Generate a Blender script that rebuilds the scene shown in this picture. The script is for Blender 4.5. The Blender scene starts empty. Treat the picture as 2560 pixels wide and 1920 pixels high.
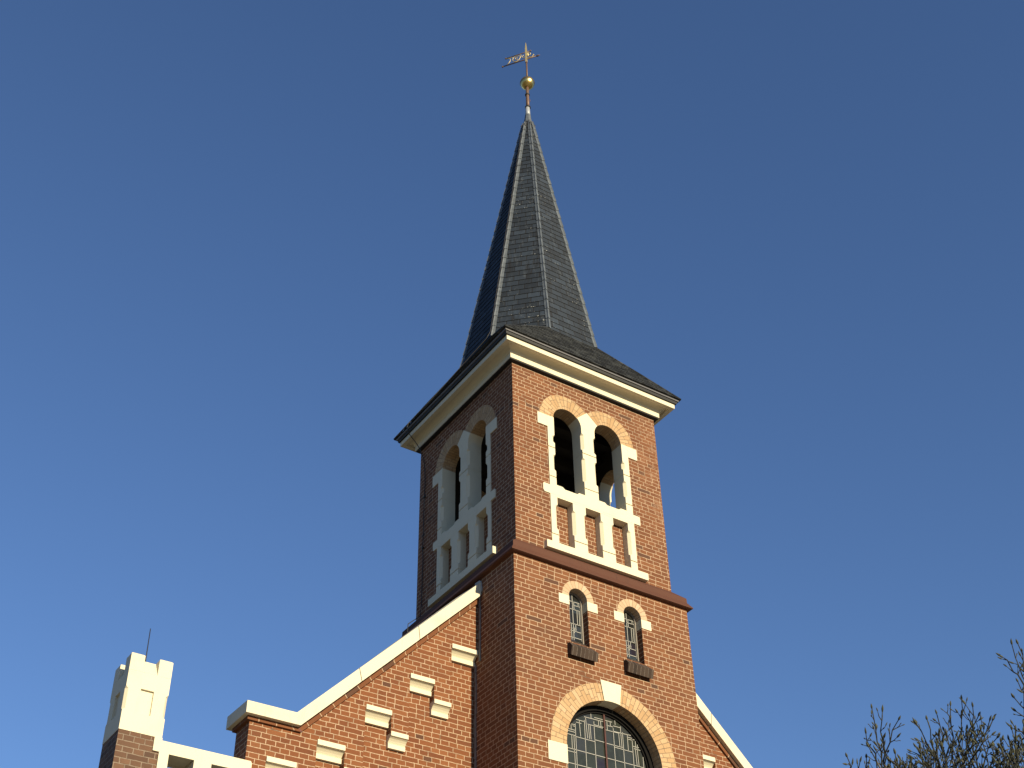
import bpy, bmesh, math, random
from mathutils import Vector, Matrix
from mathutils.geometry import tessellate_polygon

R = math.radians
random.seed(7)
scn = bpy.context.scene
COL = scn.collection

# ------------------------------------------------------------------ camera
CAM_F = 3400.96                      # focal length in pixels of a 2560 px wide frame
YAW, PIT, ROL = 0.5966, 0.68089, -0.0226
cam_d = bpy.data.cameras.new('camera')
cam = bpy.data.objects.new('camera', cam_d)
COL.objects.link(cam)
cam_d.sensor_width = 36.0
cam_d.lens = CAM_F / 2560 * 36.0
cam_d.clip_start = 0.05
cam_d.clip_end = 3000
fwd = Vector((math.sin(YAW) * math.cos(PIT), math.cos(YAW) * math.cos(PIT), math.sin(PIT)))
rgt = Vector((math.cos(YAW), -math.sin(YAW), 0))
upv = rgt.cross(fwd)
r2 = rgt * math.cos(ROL) + upv * math.sin(ROL)
u2 = -rgt * math.sin(ROL) + upv * math.cos(ROL)
mw = Matrix((r2, u2, -fwd)).transposed().to_4x4()
mw.translation = Vector((-8.13024, -12.02032, 1.7))
cam.matrix_world = mw
scn.camera = cam

# ------------------------------------------------------------------ sky and sun
SUN = Vector((0.045, -1.0, 0.315)).normalized()     # towards the sun
EL = math.asin(SUN.z)
AZ = math.atan2(SUN.x, SUN.y)
world = bpy.data.worlds.new('World')
scn.world = world
world.use_nodes = True
wt = world.node_tree
wt.nodes.clear()
sky = wt.nodes.new('ShaderNodeTexSky')
sky.sky_type = 'NISHITA'
sky.sun_disc = False
sky.sun_elevation = EL
sky.sun_rotation = AZ
sky.altitude = 0
sky.air_density = 1.0
sky.dust_density = 0.0
sky.ozone_density = 3.0
bg = wt.nodes.new('ShaderNodeBackground')
bg.inputs['Strength'].default_value = 0.075
wo = wt.nodes.new('ShaderNodeOutputWorld')
tint = wt.nodes.new('ShaderNodeMix')
tint.data_type = 'RGBA'
tint.blend_type = 'MULTIPLY'
tint.inputs[0].default_value = 1.0
tint.inputs[7].default_value = (0.89, 1.0, 1.21, 1.0)      # colour balance of the camera
wt.links.new(sky.outputs[0], tint.inputs[6])
wt.links.new(tint.outputs[2], bg.inputs[0])
wt.links.new(bg.outputs[0], wo.inputs[0])

sun_d = bpy.data.lights.new('sun', 'SUN')
sun_d.energy = 5.0
sun_d.angle = R(0.53)
sun_d.color = (1.0, 0.86, 0.58)
sun = bpy.data.objects.new('sun', sun_d)
COL.objects.link(sun)
sun.rotation_euler = SUN.to_track_quat('Z', 'Y').to_euler()
sun.location = (0, -30, 30)

vs = scn.view_settings
vs.view_transform = 'Standard'
vs.look = 'None'
vs.exposure = 0.7
vs.gamma = 1.0
vs.use_curve_mapping = False

# ------------------------------------------------------------------ node helpers
class NT:
    def __init__(s, name):
        s.m = bpy.data.materials.new(name)
        s.m.use_nodes = True
        s.t = s.m.node_tree
        s.t.nodes.clear()
        s.out = s.t.nodes.new('ShaderNodeOutputMaterial')
        s.b = s.t.nodes.new('ShaderNodeBsdfPrincipled')
        s.t.links.new(s.b.outputs[0], s.out.inputs[0])

    def node(s, typ, **kw):
        n = s.t.nodes.new(typ)
        for k, v in kw.items():
            setattr(n, k, v)
        return n

    def link(s, a, b):
        s.t.links.new(a, b)

    def put(s, sock, v):
        if hasattr(v, 'is_output') or isinstance(v, bpy.types.NodeSocket):
            s.t.links.new(v, sock)
        elif isinstance(v, (tuple, list)):
            sock.default_value = tuple(v) + ((1.0,) if len(v) == 3 and sock.type == 'RGBA' else ())
        else:
            sock.default_value = v

    def math(s, op, a, b=None, c=None, clamp=False):
        n = s.node('ShaderNodeMath', operation=op)
        n.use_clamp = clamp
        s.put(n.inputs[0], a)
        if b is not None:
            s.put(n.inputs[1], b)
        if c is not None:
            s.put(n.inputs[2], c)
        return n.outputs[0]

    def mix(s, f, a, b, blend='MIX'):
        n = s.node('ShaderNodeMix', data_type='RGBA', blend_type=blend)
        s.put(n.inputs[0], f)
        s.put(n.inputs[6], a)
        s.put(n.inputs[7], b)
        return n.outputs[2]

    def smooth(s, v, a, b, x=0.0, y=1.0):
        n = s.node('ShaderNodeMapRange', interpolation_type='SMOOTHSTEP')
        s.put(n.inputs[0], v)
        n.inputs[1].default_value = a
        n.inputs[2].default_value = b
        n.inputs[3].default_value = x
        n.inputs[4].default_value = y
        return n.outputs[0]

    def uv(s):
        return s.node('ShaderNodeUVMap', uv_map='UVMap').outputs[0]

    def obj(s):
        return s.node('ShaderNodeNewGeometry').outputs['Position']

    def noise(s, vec, scale, detail=3.0, rough=0.5, scalev=None):
        if scalev:
            mp = s.node('ShaderNodeMapping')
            s.put(mp.inputs[0], vec)
            mp.inputs['Scale'].default_value = scalev
            vec = mp.outputs[0]
        n = s.node('ShaderNodeTexNoise')
        s.put(n.inputs['Vector'], vec)
        n.inputs['Scale'].default_value = scale
        n.inputs['Detail'].default_value = detail
        n.inputs['Roughness'].default_value = rough
        return n.outputs[0]

    def white(s, x, y, z=0.0):
        c = s.node('ShaderNodeCombineXYZ')
        s.put(c.inputs[0], x)
        s.put(c.inputs[1], y)
        s.put(c.inputs[2], z)
        w = s.node('ShaderNodeTexWhiteNoise', noise_dimensions='3D')
        s.link(c.outputs[0], w.inputs[0])
        return w.outputs[0]

    def ramp(s, f, stops):
        n = s.node('ShaderNodeValToRGB')
        e = n.color_ramp.elements
        while len(e) < len(stops):
            e.new(0.5)
        for el, (p, c) in zip(e, stops):
            el.position = p
            el.color = tuple(c) + (1.0,)
        s.put(n.inputs[0], f)
        return n.outputs[0]

    def bump(s, h, strength, dist):
        n = s.node('ShaderNodeBump')
        n.inputs['Strength'].default_value = strength
        n.inputs['Distance'].default_value = dist
        s.put(n.inputs['Height'], h)
        s.link(n.outputs[0], s.b.inputs['Normal'])

    def fin(s, color, rough=0.8, metal=0.0, spec=0.5):
        s.put(s.b.inputs['Base Color'], color)
        s.put(s.b.inputs['Roughness'], rough)
        s.put(s.b.inputs['Metallic'], metal)
        s.b.inputs['Specular IOR Level'].default_value = spec
        return s.m


def brick_material(name, cols, mortar, h=0.0613, hd=0.114, mw=0.0105, dark=0.05, swap=False, single=False,
                   grime=0.25, wash=None):
    """cross-bond brickwork in metres: a course of headers, a course of stretchers"""
    t = NT(name)
    sp = t.node('ShaderNodeSeparateXYZ')
    t.link(t.uv(), sp.inputs[0])
    u, v = sp.outputs[0], sp.outputs[1]
    if swap:
        u, v = v, u
    pos = t.obj()
    wob = t.noise(pos, 9.0, 2.0)
    v = t.math('ADD', v, t.math('MULTIPLY', t.math('SUBTRACT', wob, 0.5), 0.012))
    wob2 = t.noise(pos, 14.0, 2.0)
    u = t.math('ADD', u, t.math('MULTIPLY', t.math('SUBTRACT', wob2, 0.5), 0.016))
    vr = t.math('DIVIDE', v, h)
    row = t.math('FLOOR', vr)
    fv = t.math('SUBTRACT', vr, row)
    even = t.math('FLOORED_MODULO', row, 2.0)
    alt = t.math('FLOOR', t.math('DIVIDE', t.math('FLOORED_MODULO', row, 4.0), 2.0))
    if single:
        w = hd
        off = 0.0
    else:
        w = t.math('MULTIPLY', t.math('ADD', even, 1.0), hd)
        off = t.math('MULTIPLY', even, t.math('ADD', t.math('MULTIPLY', alt, hd), hd * 0.5))
        # a few rows break the bond
        off = t.math('ADD', off, t.math('MULTIPLY', t.math('GREATER_THAN', t.white(row, 3.3), 0.8), hd * 0.5))
    off = t.math('ADD', off, t.math('MULTIPLY', t.white(row, 7.7), 0.02))
    ur = t.math('DIVIDE', t.math('ADD', u, off), w)
    col = t.math('FLOOR', ur)
    fu = t.math('SUBTRACT', ur, col)
    # some stretchers are two headers
    rnd = t.white(row, col, 1.0)
    rnd2 = t.white(row, col, 5.0)
    rnd3 = t.white(row, col, 9.0)
    du = t.math('MULTIPLY', t.math('MINIMUM', fu, t.math('SUBTRACT', 1.0, fu)), w)
    dv = t.math('MULTIPLY', t.math('MINIMUM', fv, t.math('SUBTRACT', 1.0, fv)), h)
    d = t.math('MINIMUM', du, dv)
    if not single:
        split = t.math('MULTIPLY', even, t.math('GREATER_THAN', rnd3, 0.72))
        ds = t.math('MULTIPLY', t.math('ABSOLUTE', t.math('SUBTRACT', fu, 0.5)), w)
        ds = t.math('ADD', ds, t.math('MULTIPLY', t.math('SUBTRACT', 1.0, split), 1.0))
        d = t.math('MINIMUM', d, ds)
        half = t.math('MULTIPLY', split, t.math('GREATER_THAN', fu, 0.5))
        rnd = t.white(row, t.math('ADD', col, t.math('MULTIPLY', half, 0.37)), 1.0)
    edge = t.noise(pos, 45.0, 2.0)
    d = t.math('ADD', d, t.math('MULTIPLY', t.math('SUBTRACT', edge, 0.5), 0.006))
    mask = t.smooth(d, mw * 0.5 - 0.0016, mw * 0.5 + 0.0016)     # 1 on the brick
    c = t.ramp(rnd, cols)
    c = t.mix(t.math('MULTIPLY', t.math('LESS_THAN', rnd2, dark), 0.62), c, (0.045, 0.028, 0.022))
    fine = t.noise(pos, 60.0, 4.0, 0.65)
    c = t.mix(t.smooth(fine, 0.38, 0.72, 0.0, 0.22), c, tuple(x * 0.45 for x in cols[0][1]))
    big = t.noise(pos, 0.9, 5.0, 0.6)
    c = t.mix(t.smooth(big, 0.42, 0.75, 0.0, grime), c, (0.070, 0.040, 0.027))
    mcol = t.mix(t.smooth(t.noise(pos, 5.0, 4.0, 0.7), 0.45, 0.75), mortar, tuple(x * 0.62 for x in mortar))
    # here and there a joint is dirty or raked out
    jd = t.smooth(t.noise(pos, 2.3, 5.0, 0.7), 0.60, 0.70)
    mcol = t.mix(jd, mcol, tuple(x * 0.30 for x in mortar))
    full = t.mix(mask, mcol, c)
    if wash:
        # lime wash and eroded brick towards the exposed front corner
        px = t.node('ShaderNodeSeparateXYZ')
        t.link(pos, px.inputs[0])
        zone = t.math('MULTIPLY', t.smooth(px.outputs[0], 2.15, 2.60), t.smooth(px.outputs[2], 11.2, 12.4))
        wm = t.math('MULTIPLY', t.smooth(t.noise(pos, 2.6, 6.0, 0.75), 0.42, 0.62), zone)
        spot = t.noise(pos, 13.0, 4.0, 0.7)
        full = t.mix(t.math('MULTIPLY', wm, 0.75), full, t.mix(t.smooth(spot, 0.45, 0.6), cols[2][1], (0.27, 0.165, 0.105)))
    hgt = t.math('ADD', t.math('MULTIPLY', mask, 0.7), t.math('MULTIPLY', fine, 0.3))
    tilt = t.math('MULTIPLY', t.math('SUBTRACT', rnd2, 0.5), t.math('SUBTRACT', fu, 0.5))
    hgt = t.math('ADD', hgt, t.math('MULTIPLY', tilt, 0.8))
    t.bump(hgt, 0.85, 0.006)
    return t.fin(full, t.math('ADD', 0.78, t.math('MULTIPLY', mask, 0.1)), 0.0, 0.3)


RED = [(0.0, (0.118, 0.043, 0.018)), (0.25, (0.138, 0.051, 0.021)), (0.75, (0.154, 0.058, 0.023)), (1.0, (0.178, 0.071, 0.030))]
MORT = (0.40, 0.285, 0.19)
M_brick = brick_material('red_brick', RED, MORT, dark=0.014, mw=0.0088)
M_belfry_brick = brick_material('weathered_red_brick', RED, MORT, dark=0.02, mw=0.0088, wash=0.5)
M_gable_brick = brick_material('orange_red_brick', [(0.0, (0.128, 0.042, 0.016)), (0.25, (0.150, 0.051, 0.019)), (0.75, (0.168, 0.058, 0.021)), (1.0, (0.195, 0.073, 0.028))], MORT, dark=0.016, mw=0.0088, grime=0.22)
M_old_brick = brick_material('old_brown_brick', [(0.0, (0.085, 0.046, 0.030)), (0.4, (0.125, 0.066, 0.040)), (0.8, (0.150, 0.078, 0.046)), (1.0, (0.185, 0.10, 0.06))], (0.20, 0.15, 0.11), dark=0.06, grime=0.6)
M_soldier = brick_material('edge_brick', RED, MORT, h=0.5, hd=0.21, single=True, dark=0.05)
YEL = [(0.0, (0.37, 0.232, 0.118)), (0.4, (0.415, 0.275, 0.150)), (0.75, (0.44, 0.300, 0.170)), (1.0, (0.47, 0.33, 0.205))]
M_arch = brick_material('yellow_arch_brick', YEL, (0.20, 0.135, 0.085), h=0.0585, hd=0.113, mw=0.006, dark=0.0, grime=0.10)
M_arch_small = brick_material('yellow_header_brick', [(0.0, (0.41, 0.285, 0.18)), (0.4, (0.435, 0.305, 0.195)), (0.8, (0.455, 0.33, 0.22)), (1.0, (0.475, 0.35, 0.245))], (0.29, 0.21, 0.135), h=0.0585, hd=0.4, mw=0.006, dark=0.0, single=True, grime=0.08)
M_sill_brick = brick_material('dark_glazed_brick', [(0.0, (0.022, 0.015, 0.012)), (0.5, (0.036, 0.024, 0.018)), (1.0, (0.058, 0.040, 0.030))], (0.15, 0.12, 0.10), h=0.0585, hd=0.4, mw=0.006, dark=0.1, single=True, grime=0.3)


def stone_material(name, col, dirt, streak=0.2, rough=0.7, spec=0.3):
    t = NT(name)
    p = t.obj()
    n1 = t.noise(p, 2.5, 5.0, 0.6)
    n2 = t.noise(p, 30.0, 4.0, 0.6)
    c = t.mix(t.smooth(n1, 0.5, 0.8, 0.0, streak), col, dirt)
    st = t.noise(p, 6.0, 4.0, 0.6, scalev=(4.0, 4.0, 0.45))
    c = t.mix(t.smooth(st, 0.56, 0.8, 0.0, streak), c, dirt)
    spot = t.noise(p, 22.0, 2.0, 0.5)
    c = t.mix(t.smooth(spot, 0.74, 0.80, 0.0, 0.35), c, tuple(x * 0.55 for x in dirt))
    t.bump(n2, 0.25, 0.004)
    return t.fin(c, rough, 0.0, spec)


M_white = stone_material('white_painted_stone', (0.58, 0.525, 0.39), (0.42, 0.37, 0.26), 0.28)
M_coping = stone_material('weathered_coping_stone', (0.57, 0.515, 0.385), (0.36, 0.315, 0.23), 0.42)
M_wood = stone_material('white_painted_wood', (0.58, 0.525, 0.39), (0.45, 0.395, 0.29), 0.22, 0.5)
M_band = stone_material('brown_painted_stone', (0.085, 0.036, 0.023), (0.055, 0.026, 0.019), 0.5, 0.7, 0.15)
M_zinc = stone_material('zinc_sheet', (0.12, 0.118, 0.128), (0.08, 0.078, 0.085), 0.5, 0.45)
M_board_shade = stone_material('black_board_and_shade', (0.020, 0.020, 0.021), (0.03, 0.03, 0.028), 0.3, 0.6)
M_flash = stone_material('lead_flashing', (0.34, 0.35, 0.35), (0.20, 0.20, 0.20), 0.5, 0.55)
M_strip = stone_material('grey_joint_filler', (0.16, 0.16, 0.155), (0.08, 0.08, 0.08), 0.6, 0.7)
M_dark = stone_material('dark_timber_and_shade', (0.035, 0.028, 0.022), (0.02, 0.016, 0.014), 0.4, 0.8)
M_frame = stone_material('dark_painted_frame', (0.008, 0.0075, 0.0075), (0.006, 0.0055, 0.005), 0.3, 0.8, 0.08)
M_frame_light = stone_material('grey_painted_frame', (0.20, 0.175, 0.15), (0.12, 0.105, 0.09), 0.4, 0.6)
M_redbar = stone_material('red_iron_bar', (0.060, 0.018, 0.014), (0.03, 0.013, 0.011), 0.4, 0.6)
M_came = stone_material('lead_came', (0.30, 0.295, 0.275), (0.22, 0.215, 0.20), 0.3, 0.6)
M_iron = stone_material('black_iron', (0.022, 0.021, 0.021), (0.04, 0.03, 0.025), 0.4, 0.55)


def slate_material(name, base, wmul=1.0, stain=True):
    t = NT(name)
    sp = t.node('ShaderNodeSeparateXYZ')
    t.link(t.uv(), sp.inputs[0])
    u, v = sp.outputs[0], sp.outputs[1]
    p = t.obj()
    row = t.math('FLOOR', v)
    w = 0.205 * wmul
    off = t.math('ADD', t.math('MULTIPLY', t.math('FLOORED_MODULO', row, 2.0), w * 0.5), t.math('MULTIPLY', t.white(row, 2.2), 0.05))
    uu = t.math('DIVIDE', t.math('ADD', u, off), w)
    col = t.math('FLOOR', uu)
    fu = t.math('SUBTRACT', uu, col)
    fv = t.math('SUBTRACT', v, row)
    rnd = t.white(row, col, 1.0)
    rnd2 = t.white(row, col, 4.0)
    d = t.math('MULTIPLY', t.math('MINIMUM', fu, t.math('SUBTRACT', 1.0, fu)), w)
    joint = t.math('MULTIPLY', t.smooth(d, 0.004, 0.010), t.smooth(t.math('SUBTRACT', 1.0, fv), 0.02, 0.07))
    c = t.ramp(rnd, [(0.0, tuple(x * 0.55 for x in base)), (0.3, tuple(x * 0.85 for x in base)), (0.75, tuple(x * 1.10 for x in base)), (1.0, tuple(x * 1.5 for x in base))])
    n = t.noise(p, 9.0, 5.0, 0.65)
    c = t.mix(t.smooth(n, 0.45, 0.75, 0.0, 0.5), c, tuple(x * 0.6 for x in base))
    if stain:
        # rain streaks and lime specks running down from the joints
        st = t.noise(p, 5.0, 5.0, 0.7, scalev=(3.2, 3.2, 0.22))
        c = t.mix(t.smooth(st, 0.54, 0.74, 0.0, 0.5), c, (0.070, 0.080, 0.092))
        st2 = t.noise(p, 3.4, 4.0, 0.6, scalev=(2.6, 2.6, 0.25))
        c = t.mix(t.smooth(st2, 0.54, 0.68, 0.0, 0.75), c, (0.009, 0.010, 0.012))
        sk = t.noise(p, 40.0, 3.0, 0.6, scalev=(1.0, 1.0, 0.7))
        zone = t.smooth(t.noise(p, 1.6, 3.0, 0.6), 0.50, 0.66)
        edge = t.smooth(fv, 0.70, 0.98)
        c = t.mix(t.math('MULTIPLY', t.math('MULTIPLY', t.smooth(sk, 0.60, 0.68), zone), t.math('ADD', edge, 0.12)), c, (0.55, 0.55, 0.50))
    c = t.mix(joint, (0.008, 0.008, 0.009), c)
    hgt = t.math('ADD', t.math('MULTIPLY', joint, 0.5), t.math('MULTIPLY', t.noise(p, 35.0, 4.0, 0.6), 0.5))
    hgt = t.math('ADD', hgt, t.math('MULTIPLY', t.math('SUBTRACT', rnd2, 0.5), t.math('MULTIPLY', fu, 1.0)))
    t.bump(hgt, 0.5, 0.006)
    return t.fin(c, t.math('ADD', 0.55, t.math('MULTIPLY', n, 0.3)), 0.0, 0.3)


M_slate = slate_material('spire_slate', (0.0150, 0.0215, 0.032))


def skirt_material():
    t = NT('eaves_slate')
    sp = t.node('ShaderNodeSeparateXYZ')
    t.link(t.uv(), sp.inputs[0])
    u, v = sp.outputs[0], sp.outputs[1]
    p = t.obj()
    row = t.math('FLOOR', v)
    fv = t.math('SUBTRACT', v, row)
    uu = t.math('DIVIDE', t.math('ADD', u, t.math('MULTIPLY', t.white(row, 2.2), 0.2)), 0.19)
    col = t.math('FLOOR', uu)
    fu = t.math('SUBTRACT', uu, col)
    c = t.ramp(t.white(row, col, 1.0), [(0.0, (0.010, 0.011, 0.013)), (0.5, (0.022, 0.024, 0.027)), (1.0, (0.040, 0.043, 0.046))])
    along = t.white(row, 8.1)
    cv = t.node('ShaderNodeCombineXYZ')
    t.put(cv.inputs[0], t.math('MULTIPLY', u, 2.2))
    t.put(cv.inputs[1], t.math('MULTIPLY', row, 3.7))
    t.put(cv.inputs[2], t.math('MULTIPLY', fv, 1.5))
    st = t.noise(cv.outputs[0], 1.6, 5.0, 0.72)
    c = t.mix(t.smooth(st, 0.52, 0.68, 0.0, 0.6), c, (0.066, 0.072, 0.078))
    ed = t.math('MULTIPLY', t.smooth(fv, 0.55, 0.95), t.smooth(t.noise(p, 7.0, 4.0, 0.7), 0.45, 0.6))
    c = t.mix(t.math('MULTIPLY', ed, 0.55), c, (0.085, 0.090, 0.092))
    d = t.math('MINIMUM', fu, t.math('SUBTRACT', 1.0, fu))
    c = t.mix(t.smooth(d, 0.015, 0.05), (0.006, 0.006, 0.006), c)
    t.bump(t.noise(p, 40.0, 4.0, 0.6), 0.6, 0.008)
    return t.fin(c, 0.8, 0.0, 0.2)


M_slate2 = skirt_material()
M_slate3 = slate_material('nave_slate', (0.055, 0.058, 0.062), 1.0, False)


def lead_material():
    t = NT('ridge_lead')
    p = t.obj()
    c = t.ramp(t.noise(p, 12.0, 5.0, 0.65), [(0.2, (0.036, 0.042, 0.050)), (0.5, (0.068, 0.080, 0.094)), (0.8, (0.115, 0.132, 0.152))])
    c = t.mix(t.smooth(t.noise(p, 4.0, 4.0, 0.6), 0.55, 0.75, 0.0, 0.6), c, (0.06, 0.062, 0.06))
    t.bump(t.noise(p, 30.0, 3.0), 0.3, 0.004)
    return t.fin(c, 0.6, 0.0, 0.5)


M_lead = lead_material()


def metal(name, a, b, rough, metallic=1.0):
    t = NT(name)
    p = t.obj()
    n = t.noise(p, 14.0, 4.0, 0.6)
    t.bump(t.noise(p, 50.0, 3.0), 0.1, 0.003)
    return t.fin(t.mix(n, a, b), t.math('ADD', rough, t.math('MULTIPLY', n, 0.15)), metallic)


M_gold = metal('gilded_copper', (0.72, 0.55, 0.22), (0.50, 0.36, 0.13), 0.26)
M_gilt = metal('gilt_paint', (0.44, 0.36, 0.18), (0.33, 0.26, 0.12), 0.38, 0.3)
M_bronze = metal('brown_copper', (0.16, 0.095, 0.062), (0.10, 0.06, 0.042), 0.5, 0.35)
M_pale = metal('pale_lead_sleeve', (0.36, 0.38, 0.41), (0.25, 0.265, 0.28), 0.45, 0.2)


def glass_material(name, tint, pale):
    t = NT(name)
    sp = t.node('ShaderNodeSeparateXYZ')
    t.link(t.uv(), sp.inputs[0])
    cx = t.math('FLOOR', t.math('DIVIDE', sp.outputs[0], 0.1385))
    cz = t.math('FLOOR', t.math('DIVIDE', sp.outputs[1], 0.183))
    r = t.white(cx, cz, 2.0)
    c = t.ramp(r, [(0.0, tint), (0.55, tuple(x * 1.35 for x in tint)), (0.75, pale), (1.0, (0.017, 0.013, 0.022))])
    n = t.noise(t.obj(), 16.0, 3.0, 0.6)
    c = t.mix(t.smooth(n, 0.4, 0.75, 0.0, 0.5), c, tuple(x * 1.7 for x in tint))
    tl = t.math('MULTIPLY', t.math('SUBTRACT', r, 0.5), t.math('MULTIPLY', sp.outputs[0], 1.0))
    t.bump(t.math('ADD', t.noise(t.obj(), 22.0, 2.0), tl), 0.35, 0.01)
    return t.fin(c, 0.2, 0.0, 0.32)


M_glass = glass_material('leaded_glass', (0.020, 0.023, 0.019), (0.028, 0.031, 0.035))
M_glass_small = glass_material('narrow_leaded_glass', (0.010, 0.010, 0.009), (0.03, 0.042, 0.055))


def bark_material(name, a, b):
    t = NT(name)
    p = t.obj()
    n = t.noise(p, 40.0, 4.0, 0.6)
    t.bump(t.noise(p, 80.0, 3.0), 0.4, 0.003)
    return t.fin(t.mix(n, a, b), 0.85, 0.0, 0.3)


M_bark = bark_material('magnolia_bark', (0.07, 0.066, 0.056), (0.13, 0.12, 0.10))
M_twig = bark_material('magnolia_twig', (0.020, 0.021, 0.016), (0.050, 0.050, 0.036))
M_bud = bark_material('downy_bud', (0.034, 0.037, 0.024), (0.082, 0.086, 0.056))


def ground_material(name, a, b, scale):
    t = NT(name)
    p = t.obj()
    n = t.noise(p, scale, 6.0, 0.65)
    n2 = t.noise(p, 0.15, 3.0)
    c = t.mix(n, a, b)
    c = t.mix(t.smooth(n2, 0.4, 0.7, 0.0, 0.5), c, tuple(x * 0.7 for x in a))
    t.bump(n, 0.5, 0.02)
    return t.fin(c, 0.9, 0.0, 0.3)


# ------------------------------------------------------------------ mesh helpers
class MB:
    def __init__(s):
        s.v = []
        s.f = []
        s.uv = []

    def face(s, pts, uvs=None):
        i = len(s.v)
        pts = [Vector(p) for p in pts]
        s.v += pts
        s.f.append(list(range(i, i + len(pts))))
        if uvs is None:
            n = Vector((0, 0, 0))
            for a, b in zip(pts, pts[1:] + pts[:1]):
                n += a.cross(b)
            ax = max(range(3), key=lambda k: abs(n[k]))
            if abs(n.z) > 0.9 * n.length:
                ax = 2
            elif ax == 2:
                ax = 0 if abs(n.x) > abs(n.y) else 1
            if ax == 0:
                uvs = [(p.y, p.z) for p in pts]
            elif ax == 1:
                uvs = [(p.x, p.z) for p in pts]
            else:
                uvs = [(p.x, p.y) for p in pts]
        s.uv.append(list(uvs))

    def box(s, x0, x1, y0, y1, z0, z1):
        s.prism([(x0, y0), (x1, y0), (x1, y1), (x0, y1)], z0, z1)

    def prism(s, poly, z0, z1):
        s.loft([[(x, y, z0) for x, y in poly], [(x, y, z1) for x, y in poly]])

    def prism_y(s, poly, y0, y1, cap=True):
        """poly in (x, z), extruded along y"""
        s.loft([[(x, y0, z) for x, z in poly], [(x, y1, z) for x, z in poly]], cap, tess=True)

    def loft(s, rings, cap=True, tess=False, closed=True):
        n = len(rings[0])
        for a, b in zip(rings, rings[1:]):
            for i in range(n if closed else n - 1):
                j = (i + 1) % n
                s.face([a[i], a[j], b[j], b[i]])
        if cap:
            for r in (rings[0], rings[-1]):
                if tess:
                    s.poly([[Vector(p) for p in r]])
                else:
                    s.face(r)

    def poly(s, loops):
        loops = [[Vector(p) for p in l] for l in loops]
        flat = [p for l in loops for p in l]
        for tri in tessellate_polygon(loops):
            s.face([flat[i] for i in tri])

    def tube(s, pts, rad, n=6, cap=True):
        pts = [Vector(p) for p in pts]
        if not isinstance(rad, (list, tuple)):
            rad = [rad] * len(pts)
        rings = []
        ref = None
        for i, p in enumerate(pts):
            d = (pts[min(i + 1, len(pts) - 1)] - pts[max(i - 1, 0)]).normalized()
            if ref is None:
                ref = d.orthogonal().normalized()
            else:
                ref = (ref - d * ref.dot(d)).normalized()
            b = d.cross(ref)
            rings.append([p + (ref * math.cos(2 * math.pi * k / n) + b * math.sin(2 * math.pi * k / n)) * rad[i] for k in range(n)])
        s.loft(rings, cap)

    def lathe(s, prof, cx, cy, n=24, cap=True):
        s.loft([[(cx + r * math.cos(2 * math.pi * k / n), cy + r * math.sin(2 * math.pi * k / n), z) for k in range(n)] for r, z in prof], cap)

    def sphere(s, c, r, n=16, m=10, sc=(1, 1, 1)):
        c = Vector(c)
        rings = []
        for i in range(m + 1):
            a = math.pi * (0.02 + 0.96 * i / m) - math.pi / 2
            rings.append([(c.x + sc[0] * r * math.cos(a) * math.cos(2 * math.pi * k / n), c.y + sc[1] * r * math.cos(a) * math.sin(2 * math.pi * k / n), c.z + sc[2] * r * math.sin(a)) for k in range(n)])
        s.loft(rings)

    def build(s, name, mat, parent=None, smooth=False, weld=True, origin=None):
        me = bpy.data.meshes.new(name)
        o0 = Vector(origin) if origin is not None else Vector((0, 0, 0))
        me.from_pydata([tuple(p - o0) for p in s.v], [], s.f)
        uvl = me.uv_layers.new(name='UVMap')
        k = 0
        for uvs in s.uv:
            for q in uvs:
                uvl.data[k].uv = q
                k += 1
        me.materials.append(mat)
        bm = bmesh.new()
        bm.from_mesh(me)
        if weld:
            bmesh.ops.remove_doubles(bm, verts=bm.verts, dist=0.00005)
        bmesh.ops.recalc_face_normals(bm, faces=bm.faces)
        if smooth:
            for f in bm.faces:
                f.smooth = True
        bm.to_mesh(me)
        bm.free()
        o = bpy.data.objects.new(name, me)
        COL.objects.link(o)
        o.location = o0
        if parent is not None:
            o.parent = parent
            o.matrix_parent_inverse = Matrix.Identity(4)
        return o


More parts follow.
